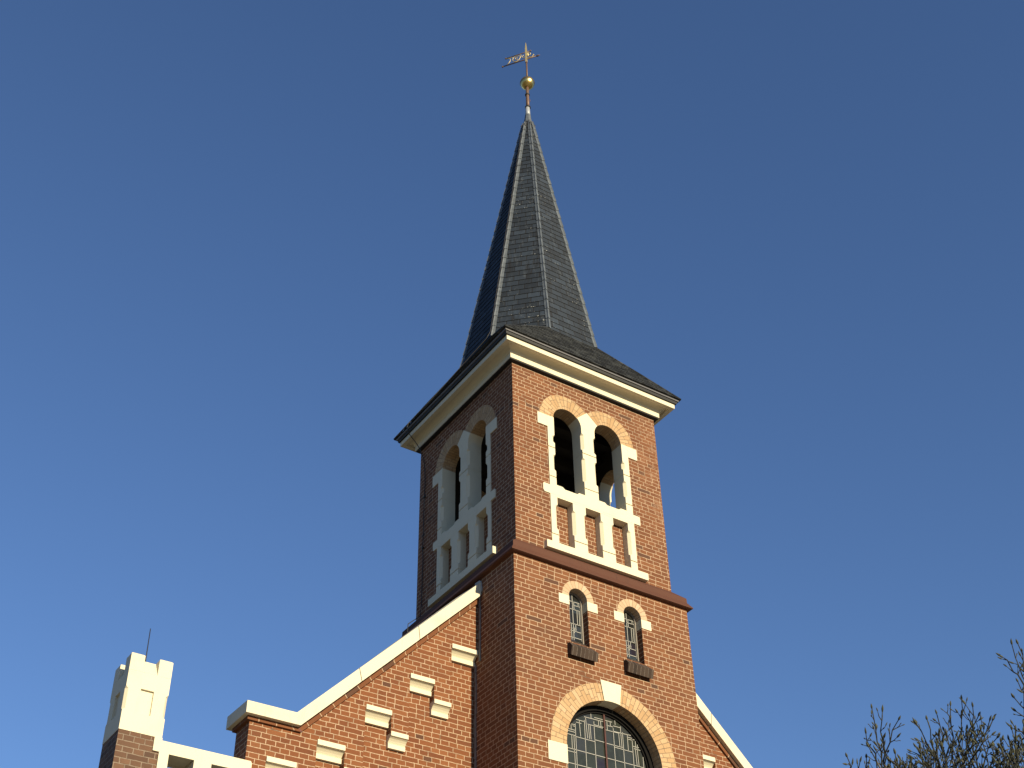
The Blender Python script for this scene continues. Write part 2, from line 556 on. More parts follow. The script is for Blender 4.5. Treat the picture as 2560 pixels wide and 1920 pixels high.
class Place(MB):
    """a mesh drawn in wall coordinates (u along the wall, d into the wall, z up), set on one side of the tower"""
    def __init__(s, side, half, cx, cy):
        super().__init__()
        s.side, s.half, s.cx, s.cy = side, half, cx, cy

    def to(s, p):
        u, d, z = p
        k = s.half - d
        if s.side == 0:
            return Vector((s.cx + u, s.cy - k, z))
        if s.side == 1:
            return Vector((s.cx + k, s.cy + u, z))
        if s.side == 2:
            return Vector((s.cx - u, s.cy + k, z))
        return Vector((s.cx - k, s.cy - u, z))

    def face(s, pts, uvs=None):
        super().face([s.to(p) for p in pts], uvs)

    def poly(s, loops):
        loops = [[Vector(p) for p in l] for l in loops]
        flat2 = [Vector((p[0], p[2], 0)) for l in loops for p in l]
        flat = [p for l in loops for p in l]
        loops2 = [[Vector((p[0], p[2], 0)) for p in l] for l in loops]
        for tri in tessellate_polygon(loops2):
            s.face([flat[i] for i in tri])

    def prism_d(s, poly, d0, d1, cap=True):
        a = [(u, d0, z) for u, z in poly]
        b = [(u, d1, z) for u, z in poly]
        for i in range(len(a)):
            j = (i + 1) % len(a)
            s.face([a[i], a[j], b[j], b[i]])
        if cap:
            s.poly([a])
            s.poly([b])

    def wall(s, outer, holes, d0, d1, back=False):
        s.poly([[(u, d0, z) for u, z in outer]] + [[(u, d0, z) for u, z in h] for h in holes])
        for h in holes:
            for (a, b) in zip(h, h[1:] + h[:1]):
                s.face([(a[0], d0, a[1]), (b[0], d0, b[1]), (b[0], d1, b[1]), (a[0], d1, a[1])])

    def shaft(s, u0, u1, d0, d1, levels):
        """vertical bar; levels = (z, chamfer left, chamfer right, groove)"""
        rings = []
        for z, cl, cr, g in levels:
            cl = max(cl, 0.0006)
            cr = max(cr, 0.0006)
            f = d0 + g
            rings.append([(u0 + g * 0.3, d1, z), (u0 + g * 0.3, f + cl, z), (u0 + g * 0.3 + cl, f, z), (u1 - g * 0.3 - cr, f, z), (u1 - g * 0.3, f + cr, z), (u1 - g * 0.3, d1, z)])
        s.loft(rings)

    def ring(s, uc, zc, r0, r1, a0, a1, d0, d1, n=40, mid=None, endcap=True):
        """brick arch from angle a0 to a1 (degrees)"""
        rm = mid or (r0 + r1) / 2
        for i in range(n):
            t0 = R(a0 + (a1 - a0) * i / n)
            t1 = R(a0 + (a1 - a0) * (i + 1) / n)
            p = lambda r, t, d: (uc + r * math.cos(t), d, zc + r * math.sin(t))
            w0, w1 = t0 * rm, t1 * rm
            s.face([p(r0, t0, d0), p(r1, t0, d0), p(r1, t1, d0), p(r0, t1, d0)], [(r0 - r0, w0), (r1 - r0, w0), (r1 - r0, w1), (0, w1)])
            s.face([p(r0, t0, d0), p(r0, t1, d0), p(r0, t1, d1), p(r0, t0, d1)], [(0, w0), (0, w1), (d1 - d0, w1), (d1 - d0, w0)])
            s.face([p(r1, t0, d0), p(r1, t1, d0), p(r1, t1, d0 + 0.03), p(r1, t0, d0 + 0.03)], [(0, w0), (0, w1), (0.03, w1), (0.03, w0)])
        if endcap:
            for t, w in ((R(a0), 0), (R(a1), 0)):
                s.face([p(r0, t, d0), p(r1, t, d0), p(r1, t, d1), p(r0, t, d1)], [(0.03, 0.03)] * 4)


def tag(o, label=None, cat=None, group=None, kind=None):
    if label:
        o['label'] = label
    if cat:
        o['category'] = cat
    if group:
        o['group'] = group
    if kind:
        o['kind'] = kind
    return o


def empty(name, loc, label, cat):
    o = bpy.data.objects.new(name, None)
    o.empty_display_size = 0.3
    COL.objects.link(o)
    o.location = loc
    tag(o, label, cat)
    return o


def arc(uc, zc, r, a0, a1, n):
    return [(uc + r * math.cos(R(a0 + (a1 - a0) * i / n)), zc + r * math.sin(R(a0 + (a1 - a0) * i / n))) for i in range(n + 1)]


# ------------------------------------------------------------------ the ground
g = MB()
S = 600
N = 12
for i in range(N):
    for j in range(N):
        x0, x1 = -S + 2 * S * i / N, -S + 2 * S * (i + 1) / N
        y0, y1 = -S + 2 * S * j / N, -S + 2 * S * (j + 1) / N
        g.face([(x0, y0, 0), (x1, y0, 0), (x1, y1, 0), (x0, y1, 0)])
tag(g.build('ground', ground_material('dry_ground', (0.15, 0.135, 0.085), (0.22, 0.195, 0.125), 3.0)), kind='structure')
g = MB()
g.face([(-14, -22, 0.012), (12, -22, 0.012), (12, 0.9, 0.012), (-14, 0.9, 0.012)])
tag(g.build('pavement', ground_material('paved_forecourt', (0.27, 0.245, 0.20), (0.36, 0.325, 0.27), 6.0)), kind='structure')

g = MB()  # added unseen dark ring, blocks low sky glow to deepen the shaded walls
rh = random.Random(4)
nh = 96
hh = [22 + 7 * math.sin(k * 0.42) + 4 * math.sin(k * 1.7 + 1) + rh.uniform(-2, 2) for k in range(nh)]
for k in range(nh):
    a0, a1 = 2 * math.pi * k / nh, 2 * math.pi * (k + 1) / nh
    prev = None
    for (ra, fz) in ((150, 0.0), (165, 0.55), (185, 1.0), (260, 0.7), (420, 0.0)):
        q0 = (ra * math.cos(a0), ra * math.sin(a0), fz * hh[k] - 0.3)
        q1 = (ra * math.cos(a1), ra * math.sin(a1), fz * hh[(k + 1) % nh] - 0.3)
        if prev:
            g.face([prev[0], prev[1], q1, q0])
        prev = (q0, q1)
tag(g.build('horizon_blocker', ground_material('horizon_blocker_dark', (0.035, 0.038, 0.024), (0.07, 0.066, 0.042), 0.4)), kind='structure')

# ------------------------------------------------------------------ the church
C = 1.386            # tower axis in x and in y
LOW = 1.386          # half width of the lower shaft
UPP = 1.261          # half width of the belfry
church = empty('church', (C, C, 0), 'red brick church with tall slate spire, open belfry, white stone trim and battlemented corner turret', 'church')


class CB(MB):
    pass


def cbuild(mb, name, mat, parent=None, smooth=False):
    """build as a child of the church (or of one of its parts), local to it"""
    o = mb.build(name, mat, None, smooth)
    p = parent or church
    o.parent = p
    # everything is drawn in world metres: undo the parent's own offset
    if p is church:
        o.matrix_parent_inverse = Matrix.Translation(church.location).inverted()
    return o


# ---- lower tower shaft
w1c, w2c = 0.964 - C, 1.8245 - C       # two narrow windows
WS, WR = 10.385, 0.1415                # spring line and radius
SILLZ = 9.79
bwc, BWS, BWR = 1.392 - C, 8.372, 0.705
lanc = lambda c: [(c - WR, SILLZ - 0.05), (c + WR, SILLZ - 0.05), (c + WR, 10.262), (c + WR + 0.05, 10.262)] + arc(c, WS, WR + 0.05, 0, 180, 16) + [(c - WR - 0.05, 10.262), (c - WR, 10.262)]
bigw = [(bwc - BWR, 5.6), (bwc + BWR, 5.6), (bwc + BWR, 8.142), (bwc + BWR + 0.1, 8.142)] + arc(bwc, BWS, BWR + 0.1, 0, 180, 36) + [(bwc - BWR - 0.1, 8.142), (bwc - BWR, 8.142)]
tw = MB()
for side in range(4):
    p = Place(side, LOW, C, C)
    holes = [lanc(w1c), lanc(w2c), bigw] if side == 0 else []
    p.wall([(-LOW, 0), (LOW, 0), (LOW, 10.765), (-LOW, 10.765)], [], 0, 0) if not holes else p.wall([(-LOW, 0), (LOW, 0), (LOW, 10.765), (-LOW, 10.765)], holes, 0, 0.30)
    for pts, uvs in zip(p.f, p.uv):
        tw.face([p.v[i] for i in pts], uvs)
cbuild(tw, 'tower_wall', M_brick)

# ---- belfry walls, hollow
SPR, AR, AO = 13.277, 0.236, 0.462     # belfry arches: spring line, inner and outer radius
OC = 0.352                             # opening centre off the axis
hole = [(-0.64, 11.12), (0.64, 11.12), (0.64, SPR)]
a_end = math.degrees(math.acos(OC / 0.40))
hole += arc(OC, SPR, 0.40, 46, 180 - a_end, 1)[:0]
right = [(OC + 0.35 * math.cos(R(a)), SPR + 0.35 * math.sin(R(a))) for a in range(0, 181, 9) if OC + 0.35 * math.cos(R(a)) > 0.01]
hole += right
hole += [(0, SPR + 0.24)]
hole += [(-u, z) for u, z in reversed(right)]
hole += [(-0.64, SPR)]
bw = MB()
lin = MB()
BT = 0.21
for side in range(4):
    p = Place(side, UPP, C, C)
    p.wall([(-UPP, 10.90), (UPP, 10.90), (UPP, 14.04), (-UPP, 14.04)], [hole], 0, BT - 0.02)
    k = UPP - BT
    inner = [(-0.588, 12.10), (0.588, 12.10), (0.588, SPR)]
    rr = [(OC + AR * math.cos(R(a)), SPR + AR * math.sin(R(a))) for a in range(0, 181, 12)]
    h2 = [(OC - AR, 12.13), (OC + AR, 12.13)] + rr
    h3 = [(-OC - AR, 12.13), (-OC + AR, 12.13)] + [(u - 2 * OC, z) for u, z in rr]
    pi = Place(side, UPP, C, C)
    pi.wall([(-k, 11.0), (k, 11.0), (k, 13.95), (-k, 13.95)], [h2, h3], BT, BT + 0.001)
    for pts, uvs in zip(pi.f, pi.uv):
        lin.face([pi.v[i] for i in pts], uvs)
    for pts, uvs in zip(p.f, p.uv):
        bw.face([p.v[i] for i in pts], uvs)
cbuild(bw, 'belfry_wall', M_belfry_brick)
cbuild(lin, 'belfry_shade_lining', M_dark)  # inner wall faces coloured dark to stand in for interior shade
fl = MB()
fl.box(C - 1.05, C + 1.05, C - 1.05, C + 1.05, 11.55, 11.62)
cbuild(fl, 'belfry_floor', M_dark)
fl = MB()
fl.box(C - 1.25, C + 1.25, C - 1.25, C + 1.25, 13.90, 13.98)
for i in range(6):
    y = C - 0.95 + i * 0.38
    fl.box(C - 1.04, C + 1.04, y - 0.06, y + 0.06, 13.74, 13.90)
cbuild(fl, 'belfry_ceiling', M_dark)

# ---- belfry openings: white stone dressings
PR = -0.014          # stone stands this much proud of the brick
CH = 0.036           # stop chamfer
GZ = 0.007


def joint(z):
    return [(z + GZ, 0, 0, 0), (z + GZ - 0.001, 0, 0, 0.013), (z - GZ + 0.001, 0, 0, 0.013), (z - GZ, 0, 0, 0)]


def lv(segs, l=True, r=True):
    out = []
    for sgm in segs:
        if sgm[0] == 'c':
            _, zt, zb = sgm
            cl, cr = (CH if l else 0), (CH if r else 0)
            out += [(zt, 0, 0, 0), (zt - 0.028, cl, cr, 0), (zb + 0.028, cl, cr, 0), (zb, 0, 0, 0)]
        elif sgm[0] == 'j':
            out += joint(sgm[1])
        else:
            out += [(sgm[1], 0, 0, 0)]
    return out


for side in range(4):
    def P():
        return Place(side, UPP, C, C)
    # the rail under the openings
    m = P()
    e = 0.022
    m.prism_d([(-0.812 + e, 11.962), (0.812, 11.962), (0.812, 12.085), (0.812 - e * 0.6, 12.102), (-0.812 + e * 0.6, 12.102), (-0.812, 12.085), (-0.812, 11.99)], PR - 0.002, 0.06)
    m.prism_d([(-0.70, 11.931), (0.70, 11.931), (0.70, 12.06), (-0.70, 12.06)], PR - 0.001, BT - 0.002)
    for sg in (-1, 1):
        a, b = (0.116, 0.588) if sg > 0 else (-0.588, -0.116)
        # sloped sill of each opening with a stopped chamfer in the middle
        m.loft([[(a, PR, 12.055), (a, PR, 12.134), (a, BT, 12.16), (a, BT, 12.055)], [(a + 0.10, PR, 12.055), (a + 0.10, PR, 12.134), (a + 0.10, BT, 12.16), (a + 0.10, BT, 12.055)],
                [(a + 0.135, PR, 12.055), (a + 0.135, PR, 12.105), (a + 0.135, BT, 12.16), (a + 0.135, BT, 12.055)], [(b - 0.135, PR, 12.055), (b - 0.135, PR, 12.105), (b - 0.135, BT, 12.16), (b - 0.135, BT, 12.055)],
                [(b - 0.10, PR, 12.055), (b - 0.10, PR, 12.134), (b - 0.10, BT, 12.16), (b - 0.10, BT, 12.055)], [(b, PR, 12.055), (b, PR, 12.134), (b, BT, 12.16), (b, BT, 12.055)]])
    # chamfered lintel edges over the three blind panels
    op = cbuild(m, 'belfry_opening', M_white)
    # two side jambs with their imposts
    for sg in (-1, 1):
        m = P()
        seq = [('z', SPR), ('c', 12.97, 12.83), ('j', 12.747), ('c', 12.64, 12.36), ('j', 12.255), ('z', 12.10)]
        lo = [('z', 11.97), ('c', 11.815, 11.415), ('j', 11.337), ('z', 11.172)]
        u0, u1 = (0.588, 0.699) if sg > 0 else (-0.699, -0.588)
        m.shaft(u0, u1, PR, BT, lv(seq, sg > 0, sg < 0))
        # impost block
        a, b = (0.6992, 0.863) if sg > 0 else (-0.863, -0.6992)
        m.prism_d([(a, 13.085), (b, 13.085), (b, SPR), (a, SPR)], PR, 0.06)
        m.shaft(u0, u1, PR, BT, lv(lo, sg > 0, sg < 0))
        cbuild(m, 'jamb', M_white, op)
    # centre mullion with its pointed head between the two arches
    m = P()
    seq = [('z', SPR - 0.02), ('c', 13.195, 12.90), ('j', 12.85), ('c', 12.77, 12.36), ('j', 12.255), ('z', 12.10)]
    m.shaft(-0.116, 0.116, PR, BT, lv(seq))
    th = 42
    left = [(-OC + AR * math.cos(R(a)), SPR + AR * math.sin(R(a))) for a in (0, 7, 14, 21, 28, 35, th)]
    head = [(-0.116, SPR - 0.02)] + left + [(0, SPR + OC * math.tan(R(th)))] + [(-u, z) for u, z in reversed(left)] + [(0.116, SPR - 0.02)]
    m.prism_d(head, PR, BT)
    cbuild(m, 'mullion', M_white, op)
    for sg in (-1, 1):
        m = P()
        u0, u1 = (0.124, 0.336) if sg > 0 else (-0.336, -0.124)
        m.shaft(u0, u1, PR, 0.13, lv([('z', 11.94), ('c', 11.815, 11.415), ('j', 11.337), ('z', 11.172)]))
        cbuild(m, 'baluster', M_white, op)
    for a, b in ((-0.588, -0.336), (-0.124, 0.124), (0.336, 0.588)):
        m = P()
        m.prism_d([(a - 0.02, 11.15), (b + 0.02, 11.15), (b + 0.02, 11.96), (a - 0.02, 11.96)], 0.115, 0.16)
        cbuild(m, 'brick_panel', M_brick, op)
    m = P()
    m.prism_d([(-0.8215, 11.068), (0.8215, 11.068), (0.8215, 11.174), (-0.8215, 11.174)], -0.069, 0.12)
    cbuild(m, 'sill', M_white, op)
    for sg in (-1, 1):
        m = P()
        if sg < 0:
            m.ring(-OC, SPR, AR, AO, th, 180, -0.004, BT, 44)
        else:
            m.ring(OC, SPR, AR, AO, 0, 180 - th, -0.004, BT, 44)
        cbuild(m, 'brick_arch', M_arch, op)


def square_sweep(prof, mat, name, closed=True):
    """a moulding run round the square tower, mitred at the corners; prof = (half width, z)"""
    m = MB()
    n = len(prof)
    for i in range(n if closed else n - 1):
        (h0, z0), (h1, z1) = prof[i], prof[(i + 1) % n]
        for (sx0, sy0), (sx1, sy1) in (((-1, -1), (1, -1)), ((1, -1), (1, 1)), ((1, 1), (-1, 1)), ((-1, 1), (-1, -1))):
            m.face([(C + sx0 * h0, C + sy0 * h0, z0), (C + sx1 * h0, C + sy1 * h0, z0), (C + sx1 * h1, C + sy1 * h1, z1), (C + sx0 * h1, C + sy0 * h1, z1)])
    return cbuild(m, name, mat)


square_sweep([(1.20, 11.066), (1.263, 11.062), (1.396, 10.932), (1.398, 10.862), (1.410, 10.846), (1.430, 10.812), (1.450, 10.782), (1.450, 10.768), (1.430, 10.760), (1.395, 10.757), (1.20, 10.757)], M_band, 'string_course')
cor = square_sweep([(1.24, 14.020), (1.325, 14.018), (1.327, 14.104), (1.336, 14.108), (1.342, 14.126), (1.356, 14.148), (1.380, 14.166), (1.408, 14.175), (1.428, 14.178), (1.430, 14.150), (1.496, 14.148), (1.498, 14.222), (1.24, 14.224)], M_wood, 'cornice')
square_sweep([(1.20, 14.000), (1.318, 14.000), (1.318, 14.0155), (1.20, 14.0155)], M_board_shade, 'cornice_shade_strip')  # black strip painted in for the shaded soffit under the cornice
square_sweep([(1.20, 14.226), (1.522, 14.226), (1.530, 14.264), (1.20, 14.266)], M_board_shade, 'eaves_board')
square_sweep([(1.30, 14.268), (1.545, 14.268), (1.552, 14.288), (1.30, 14.290)], M_zinc, 'eaves_trim')

# ---- skirt roof between the square eaves and the octagonal spire
RA, ZB = 1.045, 15.185
T8 = math.tan(math.pi / 8)
LEAN = Vector((0.054, -0.036, 0))       # the old spire leans a little
ZTOP, RTOP = 21.36, 0.048


def axis(z):
    k = max(0.0, (z - ZB) / (21.3 - ZB))
    return Vector((C, C, z)) + LEAN * k


def octv(k, z, add=0.0):
    """octagon corner k at height z"""
    r = RA + (RTOP - RA) * (z - ZB) / (ZTOP - ZB) + add
    rc = r / math.cos(math.pi / 8)
    a = math.radians(-112.5 + 45 * k)   # corners 0 and 1 bound the front (-y) face
    c = axis(z)
    return Vector((c.x + rc * math.cos(a), c.y + rc * math.sin(a), z))


def slope_courses(m, A, B, Cc, D, step, out, v0=0.0):
    """overlapping slate courses on the face A-B (lower edge) to D-Cc (upper edge)"""
    A, B, Cc, D = map(Vector, (A, B, Cc, D))
    L = ((D + Cc) / 2 - (A + B) / 2).length
    n = max(1, round(L / step))
    nr = (B - A).cross(D - A).normalized()
    mid = (A + B) / 2
    ax = (B - A).normalized()
    for i in range(n):
        t0, t1 = i / n, (i + 1) / n
        jag = 0.0
        a, b = A.lerp(D, t0), B.lerp(Cc, t0)
        c, d = B.lerp(Cc, t1), A.lerp(D, t1)
        o = nr * out
        us = [(p - mid).dot(ax) for p in (a, b, c, d)]
        m.face([a + o, b + o, c + o * 0.12, d + o * 0.12], [(us[0], v0 + i + 0.999), (us[1], v0 + i + 0.999), (us[2], v0 + i + 0.001), (us[3], v0 + i + 0.001)])
        m.face([a, b, b + o, a + o], [(us[0], v0 + i + 0.999), (us[1], v0 + i + 0.999), (us[1], v0 + i + 0.999), (us[0], v0 + i + 0.999)])


EH, EZ = 1.572, 14.296
sk = MB()
cs = [Vector((C - EH, C - EH, EZ)), Vector((C + EH, C - EH, EZ)), Vector((C + EH, C + EH, EZ)), Vector((C - EH, C + EH, EZ))]
for k in range(4):
    a, b = cs[k], cs[(k + 1) % 4]
    slope_courses(sk, a, b, octv(2 * k + 1, ZB), octv(2 * k, ZB), 0.085, 0.012, 40 * k)
    # corner triangle
    c0 = cs[(k + 1) % 4]
    slope_courses(sk, c0, c0 + Vector((0.0005, 0.0005, 0)), octv(2 * k + 2, ZB), octv(2 * k + 1, ZB), 0.085, 0.012, 40 * k + 200)
# underside
sk.face([c + Vector((0, 0, -0.004)) for c in cs])
skirt = cbuild(sk, 'eaves_roof', M_slate2)
for k in range(4):
    for kk in ((2 * k, 0), (2 * k - 1, 1)):
        pass
    m = MB()
    d = (octv(2 * k, ZB) - cs[k])
    m.tube([cs[k] + Vector((0, 0, 0.012)), cs[k] + d * 0.5 + Vector((0, 0, 0.02)), octv(2 * k, ZB) + Vector((0, 0, 0.01))], 0.012, 6)
    d2 = octv(2 * k - 1, ZB) - cs[k]
    m.tube([cs[k] + Vector((0, 0, 0.010)), cs[k] + d2 * 0.5 + Vector((0, 0, 0.018)), octv(2 * k - 1, ZB) + Vector((0, 0, 0.01))], 0.012, 6)
    cbuild(m, 'hip_strip', M_slate2, skirt)

# ---- the spire: eight slated faces
sp = MB()
SB = ZB - 0.06
for k in range(8):
    slope_courses(sp, octv(k, SB), octv(k + 1, SB), octv(k + 1, ZTOP - 0.20), octv(k, ZTOP - 0.20), 0.122, 0.0085, 100 * k)
spire = cbuild(sp, 'spire', M_slate)
rnd = random.Random(3)
for k in range(8):
    m = MB()
    z = ZB - 0.01
    fa = math.radians(-112.5 + 45 * k)
    while z < 21.06:
        ln = 0.235 + rnd.uniform(-0.02, 0.02)
        z2 = min(z + ln + 0.02, 21.16)
        wd0 = min(0.038, 0.32 * (octv(k + 1, z) - octv(k, z)).length)
        wd1 = min(0.038, 0.32 * (octv(k + 1, z2) - octv(k, z2)).length)
        ks = min(1.0, wd0 / 0.038)
        rows = []
        for zz, wd, lift in ((z, wd0, 0.026 * ks), (z2, wd1, 0.015 * ks)):
            p = octv(k, zz)
            ea = (octv(k - 1, zz) - p).normalized()
            eb = (octv(k + 1, zz) - p).normalized()
            o = Vector((math.cos(fa), math.sin(fa), 0.16)).normalized()
            rows.append([p + ea * wd + o * 0.004, p + ea * wd + o * (lift - 0.006), p + ea * wd * 0.32 + o * lift, p + o * (lift + 0.013 * ks), p + eb * wd * 0.32 + o * lift, p + eb * wd + o * (lift - 0.006), p + eb * wd + o * 0.004])
        m.loft(rows, cap=True, closed=True)
        z += ln
    cbuild(m, 'ridge_roll', M_lead, spire)
# lead cap, loose climbing ring and hooks near the tip
c0 = axis(21.0)
m = MB()
prof = [(0.104, 21.04), (0.096, 21.12), (0.076, 21.22), (0.062, 21.31), (0.054, 21.40)]
m.loft([[(axis(z).x + r * math.cos(2 * math.pi * k / 8 + math.pi / 8), axis(z).y + r * math.sin(2 * math.pi * k / 8 + math.pi / 8), z) for k in range(8)] for r, z in prof])
cap = cbuild(m, 'lead_cap', M_lead, spire)
m = MB()
m.tube([(axis(21).x + 0.125 * math.cos(a * math.pi / 12) + 0.01, axis(21).y + 0.125 * math.sin(a * math.pi / 12), 20.98 + 0.03 * math.sin(a * math.pi / 12 + 0.6)) for a in range(25)], 0.006, 6)
m.tube([(axis(21).x + 0.085 * math.cos(a * math.pi / 12), axis(21).y + 0.085 * math.sin(a * math.pi / 12), 21.14) for a in range(25)], 0.005, 6)
for a in (170, 215, 250, 300, 340):
    q = axis(20.98) + Vector((0.125 * math.cos(R(a)), 0.125 * math.sin(R(a)), 0))
    m.tube([q, q + Vector((0.02 * math.cos(R(a)), 0.02 * math.sin(R(a)), 0.05)), q + Vector((0, 0, 0.09))], 0.007, 6)
cbuild(m, 'climbing_ring', M_iron, spire)

# ---- narrow leaded windows
for wc in (w1c, w2c):
    def P():
        return Place(0, LOW, C, C)
    gd = 0.125
    m = P()
    o1 = [(wc - WR, SILLZ - 0.03), (wc + WR, SILLZ - 0.03)] + arc(wc, WS, WR, 0, 180, 16)
    i1 = [(wc - WR + 0.022, SILLZ + 0.035), (wc + WR - 0.022, SILLZ + 0.035)] + arc(wc, WS, WR - 0.022, 0, 180, 16)
    m.wall(o1, [i1], gd - 0.022, gd + 0.01)
    win = cbuild(m, 'narrow_window', M_frame_light)
    win['label'] = 'left narrow round-headed window' if wc == w1c else 'right narrow round-headed window'
    m = P()
    m.prism_d([(wc - WR, SILLZ - 0.03), (wc + WR, SILLZ - 0.03)] + arc(wc, WS, WR, 0, 180, 16), gd, gd + 0.012)
    cbuild(m, 'glass', M_glass_small, win)
    m = P()
    cm = 0.0041
    ox = wc - w1c
    lines = [((0.962, 10.49), (0.962, 9.86)), ((0.86, 10.404), (1.07, 10.404)), ((0.962, 10.355), (1.084, 10.355)), ((1.052, 10.40), (1.052, 10.355)), ((0.86, 10.293), (1.084, 10.293)),
             ((0.91, 10.355), (0.91, 10.09)), ((1.029, 10.293), (1.029, 10.09)), ((1.062, 10.293), (1.062, 10.09)), ((0.985, 10.404), (0.985, 10.293)), ((0.85, 10.088), (1.09, 10.088)), ((0.93, 10.088), (0.93, 9.86)),
             ((0.998, 10.088), (0.998, 9.985)), ((0.85, 9.985), (1.09, 9.985)), ((0.86, 9.893), (1.09, 9.893)), ((1.083, 10.40), (1.083, 9.87)), ((0.975, 10.03), (0.975, 9.96)), ((0.95, 10.02), (1.005, 10.02)), ((0.885, 10.44), (0.885, 10.293)), ((0.89, 9.985), (0.89, 9.83))]
    for (x0, z0), (x1, z1) in lines:
        a = min(x0, x1) - C + ox - cm
        b = max(x0, x1) - C + ox + cm
        a, b = max(a, wc - WR + 0.023), min(b, wc + WR - 0.023)
        m.prism_d([(a, min(z0, z1) - cm), (b, min(z0, z1) - cm), (b, max(z0, z1) + cm), (a, max(z0, z1) + cm)], gd - 0.005, gd + 0.002)
    cbuild(m, 'lead_lattice', M_came, win)
    m = P()
    m.ring(wc, WS, WR, 0.244, 0, 180, -0.004, gd - 0.022, 32, mid=0.20)
    cbuild(m, 'brick_arch', M_arch_small, win)
    for sg in (-1, 1):
        m = P()
        a, b = (WR - 0.002, 0.299) if sg > 0 else (-0.299, -WR + 0.002)
        m.prism_d([(wc + a, 10.256), (wc + b, 10.256), (wc + b, 10.384), (wc + a, 10.384)], -0.006, gd - 0.024)
        cbuild(m, 'stone_block', M_white, win)
    m = P()
    # sloping sill of dark bricks on edge
    sw = 0.200
    prof = [(gd - 0.02, 9.832), (-0.098, 9.634), (-0.066, 9.525), (0.03, 9.575), (gd - 0.02, 9.62)]
    for i in range(len(prof)):
        (d0, z0), (d1, z1) = prof[i], prof[(i + 1) % len(prof)]
        L = math.hypot(d1 - d0, z1 - z0)
        hw0 = sw if d0 < 0.005 else WR - 0.001
        hw1 = sw if d1 < 0.005 else WR - 0.001
        m.face([(wc - hw0, d0, z0), (wc + hw0, d0, z0), (wc + hw1, d1, z1), (wc - hw1, d1, z1)], [(0.03, -sw), (0.03, sw), (0.03 + L, sw), (0.03 + L, -sw)])
    for sg in (-1, 1):
        m.face([(wc + sg * sw, -0.098, 9.634), (wc + sg * sw, 0.02, 9.739), (wc + sg * sw, 0.02, 9.57), (wc + sg * sw, -0.066, 9.525)], [(0.03, 0.03)] * 4)
    m.face([(wc - sw, 0.005, 9.73), (wc + sw, 0.005, 9.73), (wc + sw, 0.005, 9.55), (wc - sw, 0.005, 9.55)], [(0.03, -sw), (0.03, sw), (0.2, sw), (0.2, -sw)])
    cbuild(m, 'sill', M_sill_brick, win)

# ---- the big arched window
def P0():
    return Place(0, LOW, C, C)


